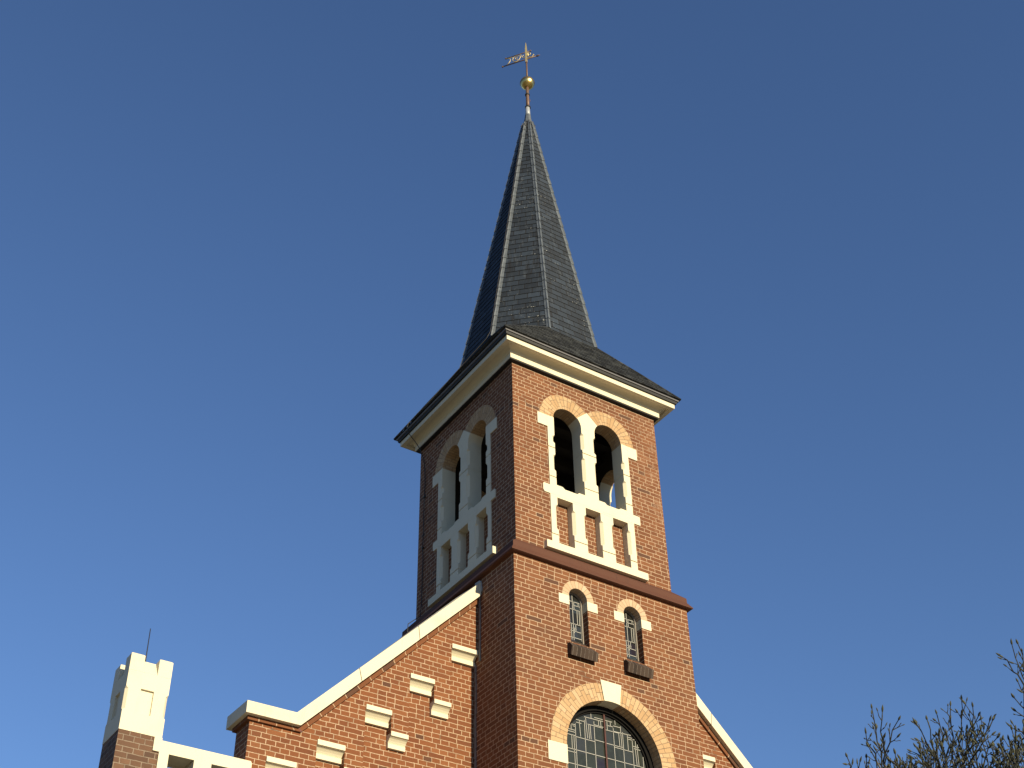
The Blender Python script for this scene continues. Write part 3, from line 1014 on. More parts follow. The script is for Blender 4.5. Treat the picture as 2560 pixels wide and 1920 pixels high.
gd = 0.20
m = P0()
fr = 0.062
o1 = [(bwc - BWR - 0.01, 5.62), (bwc + BWR + 0.01, 5.62)] + arc(bwc, BWS, BWR + 0.01, 0, 180, 40)
i1 = [(bwc - BWR + fr, 5.7), (bwc + BWR - fr, 5.7)] + arc(bwc, BWS, BWR - fr, 0, 180, 40)
m.wall(o1, [i1], 0.150, 0.21)
i2 = [(bwc - BWR + fr + 0.02, 5.72), (bwc + BWR - fr - 0.02, 5.72)] + arc(bwc, BWS, BWR - fr - 0.02, 0, 180, 40)
m.wall(i1, [i2], 0.178, 0.21)
aw = cbuild(m, 'arched_window', M_frame)
m = P0()
m.prism_d([(bwc - BWR, 5.62), (bwc + BWR, 5.62)] + arc(bwc, BWS, BWR, 0, 180, 40), gd, gd + 0.012)
cbuild(m, 'glass', M_glass, aw)
big = [((0.70, 8.445), (2.08, 8.445)), ((0.968, 8.90), (0.968, 6.0)), ((1.107, 8.98), (1.107, 6.0)), ((1.211, 9.0), (1.211, 8.905)), ((1.25, 9.0), (1.25, 6.0)), ((1.128, 8.89), (1.142, 8.63)), ((1.107, 8.90), (1.39, 8.905)),
       ((0.86, 8.836), (1.107, 8.836)), ((1.26, 8.928), (1.53, 8.931)), ((1.25, 8.832), (1.39, 8.83)), ((1.152, 8.816), (1.38, 8.816)), ((0.968, 8.613), (1.25, 8.613)), ((0.74, 8.663), (0.968, 8.663)), ((0.72, 8.622), (0.97, 8.622)),
       ((0.908, 8.622), (0.908, 8.445)), ((0.94, 8.622), (0.94, 6.0)), ((1.54, 8.98), (1.54, 6.0)), ((1.572, 8.98), (1.575, 8.906)), ((1.652, 8.905), (1.656, 8.63)), ((1.68, 8.96), (1.68, 6.0)), ((1.40, 8.806), (1.63, 8.81)),
       ((1.545, 8.887), (1.66, 8.887)), ((1.54, 8.815), (1.94, 8.828)), ((1.822, 8.88), (1.822, 6.0)), ((1.543, 8.611), (1.82, 8.611)), ((1.543, 8.634), (1.68, 8.634)), ((1.752, 8.825), (1.752, 8.62)), ((1.83, 8.777), (1.95, 8.777)),
       ((1.972, 8.72), (1.972, 8.445)), ((1.822, 8.69), (1.99, 8.69)), ((1.25, 8.638), (1.39, 8.638)), ((1.40, 8.634), (1.545, 8.634)), ((0.70, 8.262), (2.08, 8.262)), ((0.70, 8.08), (2.08, 8.08)), ((0.70, 7.9), (2.08, 7.9)),
       ((1.165, 8.816), (1.17, 8.63)), ((1.19, 8.816), (1.195, 8.63)), ((0.905, 8.836), (0.905, 8.68)), ((0.93, 8.74), (0.968, 8.74)), ((0.86, 8.76), (0.968, 8.76)), ((0.98, 8.80), (1.06, 8.80)), ((1.03, 8.836), (1.04, 8.63)), ((0.85, 8.69), (0.968, 8.69)),
       ((1.32, 8.905), (1.32, 8.83)), ((1.35, 8.905), (1.355, 8.83)), ((1.45, 8.93), (1.45, 8.81)), ((1.50, 8.93), (1.50, 8.87)), ((1.44, 8.87), (1.54, 8.87)), ((1.62, 8.81), (1.625, 8.63)), ((1.87, 8.777), (1.87, 8.69)), ((1.90, 8.777), (1.90, 8.69)), ((1.86, 8.69), (1.87, 8.445)), ((1.89, 8.69), (1.90, 8.445)), ((1.76, 8.79), (1.82, 8.79)), ((1.76, 8.765), (1.82, 8.765)), ((1.84, 8.66), (1.97, 8.66)), ((0.78, 8.445), (0.78, 6.0)), ((0.83, 8.445), (0.83, 6.0)), ((1.972, 8.445), (1.972, 6.0)), ((1.93, 8.40), (1.93, 6.0)), ((0.70, 8.408), (0.968, 8.408)), ((1.822, 8.408), (2.08, 8.408))]
m = P0()
cm = 0.0037
RI = BWR - fr - 0.022
for (x0, z0), (x1, z1) in big:
    p, q = Vector((x0 - C, z0)), Vector((x1 - C, z1))
    n = 24
    pts = [p.lerp(q, i / n) for i in range(n + 1)]
    ok = [t for t in pts if (abs(t.x - bwc) < RI and (t.y < BWS or (t - Vector((bwc, BWS))).length < RI))]
    if len(ok) < 2:
        continue
    p, q = ok[0], ok[-1]
    d = (q - p).normalized()
    s_ = Vector((-d.y, d.x)) * cm
    m.prism_d([tuple(p - s_), tuple(q - s_), tuple(q + s_), tuple(p + s_)], gd - 0.006, gd + 0.002)
cbuild(m, 'lead_lattice', M_came, aw)
m = P0()
m.prism_d([(1.402 - C - 0.011, 5.7), (1.402 - C + 0.011, 5.7), (1.402 - C + 0.011, 9.02), (1.402 - C - 0.011, 9.02)], gd - 0.02, gd)
cbuild(m, 'glazing_bar', M_redbar, aw)
m = P0()
ka = math.degrees(math.acos(0.118 / BWR))
m.ring(bwc, BWS, BWR, 0.932, 0, ka - 0.4, -0.004, 0.149, 40)
m.ring(bwc, BWS, BWR, 0.932, 180 - ka + 0.4, 180, -0.004, 0.149, 40)
cbuild(m, 'brick_arch', M_arch, aw)
m = P0()
m.prism_d([(bwc - 0.16, 9.338), (bwc - 0.118, BWS + BWR * math.sin(R(ka)))] + [(bwc + BWR * math.cos(R(a)), BWS + BWR * math.sin(R(a))) for a in (94, 90, 86)] + [(bwc + 0.118, BWS + BWR * math.sin(R(ka))), (bwc + 0.16, 9.338)], -0.012, 0.149)
cbuild(m, 'keystone', M_white, aw)
for sg in (-1, 1):
    m = P0()
    a, b = (BWR - 0.002, 0.975) if sg > 0 else (-0.975, -BWR + 0.002)
    m.prism_d([(bwc + a, 8.135), (bwc + b, 8.135), (bwc + b, 8.368), (bwc + a, 8.368)], -0.010, 0.149)
    cbuild(m, 'springer_stone', M_white, aw)

# ------------------------------------------------------------------ gable front beside the tower
YF = 0.83            # face of the projecting frieze
YR = 0.928           # recessed field
XL, XR = -2.903, 2.772 + 2.903
MX = 2.772           # mirror: x -> MX - x
niches = [(-0.385, 0.0, 9.755), (-0.953, -0.620, 9.203), (-1.518, -1.181, 8.665), (-2.092, -1.748, 8.105), (-2.670, -2.316, 7.780)]
pend = [(-0.620, -0.385, 8.960), (-1.181, -0.953, 8.420), (-1.748, -1.518, 7.862), (-2.316, -2.092, 7.32)]
NH, PH = 0.185, 0.176
SOLB = 10.435        # underside of the brick-on-edge row: z = x + SOLB


def gable_outline():
    # left half of the frieze layer, from the tower outwards
    up = [(0.02, SOLB + 0.02), (-2.302, SOLB - 2.302), (XL, 8.132)]
    low = [(XL, 0), (-2.670, 0)]
    seq = []
    for i in range(4, -1, -1):
        a, b, z = niches[i]
        seq += [(a, z - 0.02), (b, z - 0.02)]
        if i > 0:
            pa, pb, pz = pend[i - 1]
            seq += [(b, pz - 0.02), (pb, pz - 0.02)]
    pts = up + low + seq
    pts[-1] = (0.02, niches[0][2] - 0.02)
    out = []
    for p in pts:
        if not out or (abs(out[-1][0] - p[0]) + abs(out[-1][1] - p[1])) > 1e-5:
            out.append(p)
    return out


gw = MB()
gl = gable_outline()
for mir in (False, True):
    f = (lambda x: MX - x) if mir else (lambda x: x)
    pl = [(f(x), z) for x, z in gl]
    gw.poly([[(x, YF, z) for x, z in pl]])
    for (a, b) in zip(pl, pl[1:] + pl[:1]):
        if abs(a[0] - b[0]) < 1e-5 and abs(abs(a[0] - C) - (C - XL)) < 1e-4:
            continue
        gw.face([(a[0], YF, a[1]), (b[0], YF, b[1]), (b[0], YR + 0.001, b[1]), (a[0], YR + 0.001, a[1])])
    # recessed field behind
    gw.poly([[(f(x), YR, z) for x, z in ((0.02, 0), (0.02, SOLB), (-2.302, SOLB - 2.302), (-2.72, SOLB - 2.302), (-2.72, 0))]])
    # outer end and back
    xo = f(XL)
    gw.face([(xo, YF, 0), (xo, YF, 8.132), (xo, 1.165, 8.132), (xo, 1.165, 0)])
    gw.poly([[(f(x), 1.165, z) for x, z in ((0.02, 0), (0.02, SOLB), (-2.302, SOLB - 2.302), (XL, 8.132), (XL, 0))]])
gable = cbuild(gw, 'gable_wall', M_gable_brick)


def corbel(m, a, b, zt, h, f):
    """moulded stone: fillet, cove, fillet"""
    prof = [(YF + 0.02, zt), (YF - 0.016, zt), (YF - 0.018, zt - 0.060), (YF + 0.004, zt - 0.064), (YF + 0.026, zt - 0.076), (YF + 0.048, zt - 0.096), (YF + 0.070, zt - 0.124), (YF + 0.060, zt - 0.130), (YF + 0.061, zt - h), (YR + 0.02, zt - h), (YR + 0.02, zt)]
    m.loft([[(f(a), y, z) for y, z in prof], [(f(b), y, z) for y, z in prof]])


for mir in (False, True):
    f = (lambda x: MX - x) if mir else (lambda x: x)
    for i, (a, b, z) in enumerate(niches):
        m = MB()
        corbel(m, a + 0.002, b - (0.012 if i == 0 else 0.002), z, NH, f)
        cbuild(m, 'niche_corbel', M_white, gable)
    for a, b, z in pend:
        m = MB()
        # hanging corbel: solid cheeks back to the recessed field
        prof = [(YF + 0.02, z), (YF - 0.010, z), (YF - 0.012, z - 0.055), (YF + 0.006, z - 0.060), (YF + 0.026, z - 0.072), (YF + 0.046, z - 0.092), (YF + 0.067, z - 0.120), (YF + 0.058, z - 0.126), (YF + 0.060, z - PH), (YR + 0.02, z - PH), (YR + 0.02, z)]
        m.loft([[(f(a + 0.001), y, zz) for y, zz in prof], [(f(b - 0.001), y, zz) for y, zz in prof]])
        cbuild(m, 'pendant_corbel', M_white, gable)
    # row of bricks on edge under the coping
    m = MB()
    YS = 0.800
    s0, s1 = [(0.0, SOLB), (-2.302, SOLB - 2.302)], None
    top = [(0.0, 10.527), (-2.332, 8.193)]
    path_b = [(0.0, SOLB), (-2.302, SOLB - 2.302), (-2.940, 8.130)]
    path_t = [(0.0, 10.518), (-2.342, 8.176), (-2.940, 8.176)]
    acc = 0.0
    for i in range(2):
        L = math.hypot(path_b[i + 1][0] - path_b[i][0], path_b[i + 1][1] - path_b[i][1])
        a, b, c, d = path_b[i], path_b[i + 1], path_t[i + 1], path_t[i]
        if i == 1:
            a = (a[0], 8.130)
        uv = [(acc, 0.1), (acc + L, 0.1), (acc + L, 0.17), (acc, 0.17)]
        m.face([(f(a[0]), YS, a[1]), (f(b[0]), YS, b[1]), (f(c[0]), YS, c[1]), (f(d[0]), YS, d[1])], uv)
        m.face([(f(a[0]), YS, a[1]), (f(b[0]), YS, b[1]), (f(b[0]), 1.20, b[1]), (f(a[0]), 1.20, a[1])], [(acc, 0.1), (acc + L, 0.1), (acc + L, 0.3), (acc, 0.3)])
        acc += L
    m.face([(f(-2.940), YS, 8.130), (f(-2.940), YS, 8.176), (f(-2.940), 1.20, 8.176), (f(-2.940), 1.20, 8.130)], [(0, 0.1), (0, 0.17), (0.4, 0.17), (0.4, 0.1)])
    cbuild(m, 'brick_edging', M_soldier, gable)
    # white coping: level shoulder, then the 45 degree rake
    m = MB()
    y0, y1 = 0.738, 1.262
    ft = [(-2.989, 8.310), (-2.400, 8.310), (-0.012, 10.698)]
    fb = [(-2.989, 8.174), (-2.343, 8.174), (-0.012, 10.505)]
    bt = [(-2.989, 8.325), (-2.408, 8.325), (-0.012, 10.760)]
    lp = lambda a, b, t: (a[0] + (b[0] - a[0]) * t, a[1] + (b[1] - a[1]) * t)
    gp = 0.0016
    slabs = [(0, 0.0, 1.0), (1, 0.0, 0.305 - gp), (1, 0.305 + gp, 0.625 - gp), (1, 0.625 + gp, 1.0)]
    for i, t0, t1 in slabs:
        A, B, Cq, D = lp(fb[i], fb[i + 1], t0), lp(fb[i], fb[i + 1], t1), lp(ft[i], ft[i + 1], t1), lp(ft[i], ft[i + 1], t0)
        E, F = lp(bt[i], bt[i + 1], t0), lp(bt[i], bt[i + 1], t1)
        for tt, (P_, Q_, W_) in ((t0, (A, D, E)), (t1, (B, Cq, F))):
            if 0.0 < tt < 1.0:
                m.face([(f(P_[0]), y0, P_[1]), (f(Q_[0]), y0, Q_[1]), (f(W_[0]), y1, W_[1]), (f(P_[0]), y1, P_[1])])
        m.face([(f(A[0]), y0, A[1]), (f(B[0]), y0, B[1]), (f(Cq[0]), y0, Cq[1]), (f(D[0]), y0, D[1])])
        m.face([(f(D[0]), y0, D[1]), (f(Cq[0]), y0, Cq[1]), (f(F[0]), y1, F[1]), (f(E[0]), y1, E[1])])
        m.face([(f(A[0]), y1, A[1]), (f(B[0]), y1, B[1]), (f(F[0]), y1, F[1]), (f(E[0]), y1, E[1])])
        m.face([(f(A[0]), y0, A[1]), (f(B[0]), y0, B[1]), (f(B[0]), y1, B[1]), (f(A[0]), y1, A[1])])
    for i in (0, 2):
        m.face([(f(fb[i][0]), y0, fb[i][1]), (f(ft[i][0]), y0, ft[i][1]), (f(bt[i][0]), y1, bt[i][1]), (f(fb[i][0]), y1, fb[i][1])])
    cbuild(m, 'coping', M_coping, gable)

# lead apron and pointed joint where the gable meets the tower
m = MB()
m.prism([(0, 0), (1, 0), (1, 1), (0, 1)], 0, 0) if False else None
ap = [(0.872, 10.742), (0.762, 10.730), (0.736, 10.700), (0.722, 10.600), (0.735, 10.560), (0.80, 10.545), (0.87, 10.565)]
m.loft([[(-0.020, y, z) for y, z in ap], [(-0.003, y, z) for y, z in ap]])
m.loft([[(-0.018, y, z) for y, z in ((0.80, 10.545), (0.775, 10.540), (0.768, 10.475), (0.79, 10.47))], [(-0.004, y, z) for y, z in ((0.80, 10.545), (0.775, 10.540), (0.768, 10.475), (0.79, 10.47))]])
cbuild(m, 'lead_apron', M_flash, gable)
m = MB()
rj = random.Random(5)
z = 6.0
while z < 10.46:
    ln = 0.11 + rj.uniform(0, 0.07)
    yy = YF if z > 9.57 else YR
    k = rj.uniform(-0.006, 0.006)
    m.loft([[(-0.012, yy - 0.062 + k, z), (-0.003, yy - 0.064 + k, z), (-0.003, yy - 0.022, z), (-0.012, yy - 0.022 + k, z)], [(-0.010, yy - 0.058 + k, z + ln - 0.006), (-0.003, yy - 0.06 + k, z + ln - 0.006), (-0.003, yy - 0.026, z + ln - 0.006), (-0.010, yy - 0.026 + k, z + ln - 0.006)]])
    z += ln
cbuild(m, 'joint_strip', M_strip, gable)

# ------------------------------------------------------------------ nave behind
m = MB()
m.box(-2.70, XR - 0.20, 1.17, 13.0, 0, 7.9)
m.poly([[(-2.70, 13.0, 7.9), (XR - 0.20, 13.0, 7.9), (C, 13.0, 11.9)]])
cbuild(m, 'nave_wall', M_brick)
m = MB()
off = 10.28
slope_courses(m, (-2.85, 13.1, off - 2.85), (-2.85, 2.80, off - 2.85), (C, 2.80, off + C), (C, 13.1, off + C), 0.2, 0.012)
slope_courses(m, (-2.85, 2.80, off - 2.85), (-2.85, 1.16, off - 2.85), (-0.01, 1.16, off - 0.01), (-0.01, 2.80, off - 0.01), 0.2, 0.012, 300)
slope_courses(m, (MX + 2.85, 2.80, off - 2.85), (MX + 2.85, 13.1, off - 2.85), (C, 13.1, off + C), (C, 2.80, off + C), 0.2, 0.012, 600)
slope_courses(m, (MX + 2.85, 1.16, off - 2.85), (MX + 2.85, 2.80, off - 2.85), (MX + 0.01, 2.80, off - 0.01), (MX + 0.01, 1.16, off - 0.01), 0.2, 0.012, 900)
cbuild(m, 'nave_roof', M_slate3)

# ------------------------------------------------------------------ battlemented turret and openwork parapet at the left
TX0, TX1, TY0, TY1 = -4.291, -3.830, 0.830, 1.300
m = MB()
q = 0.028


def tsec(z, c):
    c = max(c, 0.0006)
    return [(TX0 + c, TY0, z), (TX1 - c, TY0, z), (TX1, TY0 + c, z), (TX1, TY1 - c, z), (TX1 - c, TY1, z), (TX0 + c, TY1, z), (TX0, TY1 - c, z), (TX0, TY0 + c, z)]


# shaft faces with blind panels: build four sides with holes between chamfer levels
m.loft([tsec(7.708, 0), tsec(7.915, 0)], cap=True)
m.loft([tsec(8.185, 0), tsec(8.370, 0)], cap=True)
pw, pz0, pz1, pd = 0.071, 7.920, 8.182, 0.026
core = []
for (z, c) in ((7.915, 0), (7.935, q), (8.160, q), (8.185, 0)):
    core.append(tsec(z, c))
# corner pieces (stop chamfers) as narrow piers beside the panels
cxm, cym = (TX0 + TX1) / 2, (TY0 + TY1) / 2
hx, hy = (TX1 - TX0) / 2, (TY1 - TY0) / 2
for sx in (-1, 1):
    for sy in (-1, 1):
        rings = []
        for (z, c) in ((7.915, 0), (7.937, q), (8.158, q), (8.185, 0)):
            c = max(c, 0.0006)
            x_o, y_o = cxm + sx * hx, cym + sy * hy
            x_i, y_i = cxm + sx * pw, cym + sy * pw
            rings.append([(x_i, y_o, z), (x_o - sx * c, y_o, z), (x_o, y_o - sy * c, z), (x_o, y_i, z), (x_i, y_i, z)])
        m.loft(rings)
m.box(TX0 + pd, TX1 - pd, cym - pw, cym + pw, 7.915, 8.185)
m.box(cxm - pw, cxm + pw, TY0 + pd, TY1 - pd, 7.915, 8.185)
# crenels: battered tops between four corner merlons
mr = 0.150
m.loft([tsec(8.3705, 0), [(x, y, 8.545) for x, y in ((TX0 + 0.10, TY0 + 0.099), (TX1 - 0.10, TY0 + 0.099), (TX1 - 0.099, TY0 + 0.10), (TX1 - 0.099, TY1 - 0.10), (TX1 - 0.10, TY1 - 0.099), (TX0 + 0.10, TY1 - 0.099), (TX0 + 0.099, TY1 - 0.10), (TX0 + 0.099, TY0 + 0.10))]])
turret_parts = m
bt = cbuild(m, 'turret', M_white)
for sx in (0, 1):
    for sy in (0, 1):
        m = MB()
        a, b = (TX0, TX0 + mr) if sx == 0 else (TX1 - mr, TX1)
        c, d = (TY0, TY0 + mr) if sy == 0 else (TY1 - mr, TY1)
        e = 0.012
        m.loft([[(a, c, 8.371), (b, c, 8.371), (b, d, 8.371), (a, d, 8.371)], [(a, c, 8.556), (b, c, 8.556), (b, d, 8.556), (a, d, 8.556)], [(a + e, c + e, 8.569), (b - e, c + e, 8.569), (b - e, d - e, 8.569), (a + e, d - e, 8.569)]])
        cbuild(m, 'merlon', M_white, bt)
m = MB()
m.prism_y([(TX0 + 0.003, 0), (-3.845, 0), (-3.845, 7.556), (-3.913, 7.556), (-3.913, 7.705), (TX0 + 0.003, 7.705)], TY0 + 0.004, TY1 - 0.004)
cbuild(m, 'brick_shaft', M_old_brick, bt)
# parapet: one white stone screen with square openings
m = MB()
PY0, PY1 = 0.815, 1.12
outer = [(-3.844, 6.6), (-2.830, 6.6), (-2.830, 7.655), (-2.842, 7.680), (-3.829, 7.680), (-3.829, 7.707), (-3.912, 7.707), (-3.912, 7.557), (-3.844, 7.557)]
hls = [[(x0, 6.85), (x1, 6.85), (x1, 7.552), (x0, 7.552)] for x0, x1 in ((-3.738, -3.463), (-3.272, -2.997))]
m.poly([[(x, PY0, z) for x, z in outer]] + [[(x, PY0, z) for x, z in h] for h in hls])
m.poly([[(x, PY1, z) for x, z in outer]] + [[(x, PY1, z) for x, z in h] for h in hls])
for (a, b) in zip(outer, outer[1:] + outer[:1]):
    m.face([(a[0], PY0, a[1]), (b[0], PY0, b[1]), (b[0], PY1, b[1]), (a[0], PY1, a[1])])
for h in hls:
    (x0, z0), (x1, _), (_, z1), _ = h
    cz = 0.034
    # chamfered head, then the soffit and the cheeks
    m.face([(x0, PY0, z1), (x1, PY0, z1), (x1, PY0 + 0.05, z1 - 0.001 + cz * 0.3), (x0, PY0 + 0.05, z1 - 0.001 + cz * 0.3)])
    m.face([(x0, PY0 + 0.05, z1 - 0.001 + cz * 0.3), (x1, PY0 + 0.05, z1 - 0.001 + cz * 0.3), (x1, PY1, z1 + 0.012), (x0, PY1, z1 + 0.012)])
    for x in (x0, x1):
        m.face([(x, PY0, z0), (x, PY0, z1), (x, PY1, z1 + 0.012), (x, PY1, z0)])
    m.face([(x0, PY0, z0), (x1, PY0, z0), (x1, PY1, z0), (x0, PY1, z0)])
par = cbuild(m, 'parapet', M_white)
m = MB()
m.box(-3.846, -2.900, 0.84, 3.4, 0, 6.60)
cbuild(m, 'side_wall', M_old_brick)

# ------------------------------------------------------------------ weather vane
AX = Vector((C + 0.065, C - 0.043, 0))
vane = empty('weather_vane', (AX.x, AX.y, 21.39), 'gilded weather vane with pierced banner above a golden ball on the spire tip', 'weather vane')


def vbuild(mb, name, mat, parent=None, smooth=True):
    o = mb.build(name, mat, None, smooth)
    o.parent = parent or vane
    if parent is None:
        o.matrix_parent_inverse = Matrix.Translation(vane.location).inverted()
    return o


m = MB()
m.lathe([(0.050, 21.385), (0.044, 21.48), (0.040, 21.63)], AX.x - 0.01, AX.y + 0.006, 12)
vbuild(m, 'sleeve', M_pale)
m = MB()
m.lathe([(0.036, 21.62), (0.033, 21.80), (0.031, 22.0), (0.029, 22.21)], AX.x - 0.005, AX.y + 0.003, 14)
m.lathe([(0.006, 21.80), (0.006, 21.86)], AX.x + 0.033, AX.y - 0.02, 6)
st = vbuild(m, 'lower_post', M_bronze)
for z, r in ((21.63, 0.054), (21.992, 0.045)):
    m = MB()
    m.lathe([(r * 0.7, z - 0.022), (r, z - 0.014), (r, z + 0.010), (r * 0.7, z + 0.018)], AX.x - 0.006, AX.y + 0.004, 16)
    vbuild(m, 'collar', M_iron, st)
m = MB()
BZ, BR = 22.335, 0.136
m.sphere((AX.x, AX.y, BZ), BR, 32, 20)
ball = vbuild(m, 'ball', M_gold)
m = MB()
m.lathe([(BR - 0.002, BZ - 0.006), (BR + 0.005, BZ - 0.004), (BR + 0.005, BZ + 0.004), (BR - 0.002, BZ + 0.006)], AX.x, AX.y, 32)
vbuild(m, 'seam', M_bronze, ball)
m = MB()
m.lathe([(0.019, 22.45), (0.017, 22.70), (0.016, 22.955)], AX.x, AX.y, 10)
m.lathe([(0.022, 22.945), (0.024, 22.96), (0.022, 22.975)], AX.x, AX.y, 10)
vbuild(m, 'upper_post', M_bronze)
VD = Vector((math.cos(R(-54)), math.sin(R(-54)), 0))


def vp(u, z):
    return AX + VD * u + Vector((0, 0, z))


m = MB()
m.loft([[vp(-0.019, 22.96) + Vector((0, 0, 0)) + VD.cross(Vector((0, 0, 1))) * k for k in (-0.012, 0.012)] + [vp(0.019, 22.96) + VD.cross(Vector((0, 0, 1))) * k for k in (0.012, -0.012)],
        [vp(-0.017, 23.40) + VD.cross(Vector((0, 0, 1))) * k for k in (-0.010, 0.010)] + [vp(0.017, 23.40) + VD.cross(Vector((0, 0, 1))) * k for k in (0.010, -0.010)],
        [vp(-0.005, 23.575) + VD.cross(Vector((0, 0, 1))) * k for k in (-0.003, 0.003)] + [vp(0.005, 23.575) + VD.cross(Vector((0, 0, 1))) * k for k in (0.003, -0.003)]])
vbuild(m, 'spear', M_gilt, None, False)
ZL, ZU = 23.062, 23.280
m = MB()
m.tube([vp(-0.485, ZL), vp(0.21, ZL)], 0.0115, 8)
m.tube([vp(0.20, ZL), vp(0.225, ZL), vp(0.285, ZL)], [0.011, 0.021, 0.002], 8)
m.tube([vp(-0.415, ZU), vp(0.085, ZU)], 0.009, 8)
m.sphere(vp(-0.490, ZL), 0.020, 10, 6)
m.sphere(vp(-0.420, ZU), 0.018, 10, 6)
m.sphere(vp(0.092, ZU), 0.018, 10, 6)
vbuild(m, 'banner_bars', M_bronze)
m = MB()


def curl(pts, r=0.0085):
    m.tube([vp(u, z) for u, z in pts], r, 6)


def carc(uc, zc, r, a0, a1, n=10, sq=1.0):
    return [(uc + r * math.cos(R(a0 + (a1 - a0) * i / n)), zc + sq * r * math.sin(R(a0 + (a1 - a0) * i / n))) for i in range(n + 1)]


curl([(-0.40, 23.262), (-0.365, 23.258), (-0.335, 23.235), (-0.325, 23.20), (-0.335, 23.155), (-0.36, 23.115), (-0.40, 23.075)])
curl([(-0.36, 23.27), (-0.30, 23.262), (-0.275, 23.235), (-0.268, 23.22)])
curl(carc(-0.205, 23.175, 0.075, 30, 330, 14, 1.1))
curl(carc(-0.195, 23.18, 0.032, 60, 300, 8))
curl([(-0.135, 23.268), (-0.11, 23.25), (-0.105, 23.215), (-0.125, 23.165), (-0.16, 23.115), (-0.20, 23.08), (-0.26, 23.07)])
curl(carc(-0.05, 23.17, 0.035, 90, 360, 9))
curl(carc(0.052, 23.20, 0.038, -90, 200, 10))
curl([(0.02, 23.07), (0.055, 23.10), (0.09, 23.10), (0.12, 23.08), (0.144, 23.118)])
m.sphere(vp(0.146, 23.128), 0.018, 10, 6)
m.loft([[vp(0.014, 23.13) + VD.cross(Vector((0, 0, 1))) * 0.004, vp(0.052, 23.15) + VD.cross(Vector((0, 0, 1))) * 0.004, vp(0.052, 23.25) + VD.cross(Vector((0, 0, 1))) * 0.004, vp(0.014, 23.27) + VD.cross(Vector((0, 0, 1))) * 0.004],
        [vp(0.014, 23.13) - VD.cross(Vector((0, 0, 1))) * 0.004, vp(0.052, 23.15) - VD.cross(Vector((0, 0, 1))) * 0.004, vp(0.052, 23.25) - VD.cross(Vector((0, 0, 1))) * 0.004, vp(0.014, 23.27) - VD.cross(Vector((0, 0, 1))) * 0.004]])
vbuild(m, 'scrollwork', M_gilt)

# ------------------------------------------------------------------ lightning protection
m = MB()
m.tube([(-4.052, 1.10, 8.535), (-4.050, 1.10, 8.70), (-4.054, 1.10, 9.032)], [0.0065, 0.006, 0.0045], 6)
tag(m.build('lightning_rod', M_iron, None, True, origin=(-4.052, 1.10, 8.535)), 'thin dark lightning rod standing on the white battlemented turret', 'lightning rod')
m = MB()
pts = []
for i in range(40):
    z = 20.7 - i * (20.7 - 15.25) / 39
    p = octv(7, z)
    o = Vector((math.cos(R(-112.5 + 45 * 7)), math.sin(R(-112.5 + 45 * 7)), 0))
    pts.append(p + o * 0.062)
e0 = pts[-1]
pts += [e0 + Vector((-0.06, 0.02, -0.16)), Vector((-0.115, 2.50, 14.42)), Vector((-0.20, 2.50, 14.31)), Vector((-0.205, 2.505, 14.24)), Vector((-0.150, 2.53, 14.14)), Vector((-0.02, 2.56, 14.06)), Vector((0.075, 2.58, 13.97)), Vector((0.105, 2.52, 13.75))]
rc = random.Random(11)
z = 13.5
while z > 11.15:
    pts.append(Vector((0.108 + rc.uniform(-0.006, 0.004), 2.475 + rc.uniform(-0.008, 0.008), z)))
    z -= 0.22
pts += [Vector((0.10, 2.48, 11.07)), Vector((-0.085, 2.49, 10.90)), Vector((-0.09, 2.49, 10.78)), Vector((-0.03, 2.49, 10.65)), Vector((-0.03, 2.49, 10.35))]
m.tube(pts, 0.0065, 5)
for i in range(2, 38, 6):
    m.sphere(pts[i], 0.016, 6, 4)
for i in range(50, len(pts) - 6, 4):
    m.box(pts[i].x - 0.012, pts[i].x + 0.02, pts[i].y - 0.012, pts[i].y + 0.012, pts[i].z - 0.012, pts[i].z + 0.012)
tag(m.build('lightning_cable', M_iron, None, True, origin=(0.1, 2.48, 10.35)), 'thin dark lightning cable running down the spire and the shaded belfry side', 'cable')

# ------------------------------------------------------------------ bare magnolia with downy buds
tree = empty('magnolia_tree', (-0.55, -6.35, 0), 'bare budding magnolia with dense upright twigs in front of the church', 'tree')
twig_mb, bud_mb, limb_mb, trunk_mb = MB(), MB(), MB(), MB()
rt = random.Random(21)


def rv(s):
    return Vector((rt.uniform(-s, s), rt.uniform(-s, s), rt.uniform(-s, s)))


def bud(p, d, L, r):
    d = d.normalized()
    prof = [(0.0, 0.45), (0.18, 0.9), (0.42, 1.0), (0.70, 0.72), (1.0, 0.12)]
    ax = d.orthogonal().normalized()
    b = d.cross(ax)
    bend = rv(0.10) * L
    bud_mb.loft([[p + d * (t * L) + bend * t * t + (ax * math.cos(k * math.pi / 3) + b * math.sin(k * math.pi / 3)) * r * w for k in range(6)] for t, w in prof])


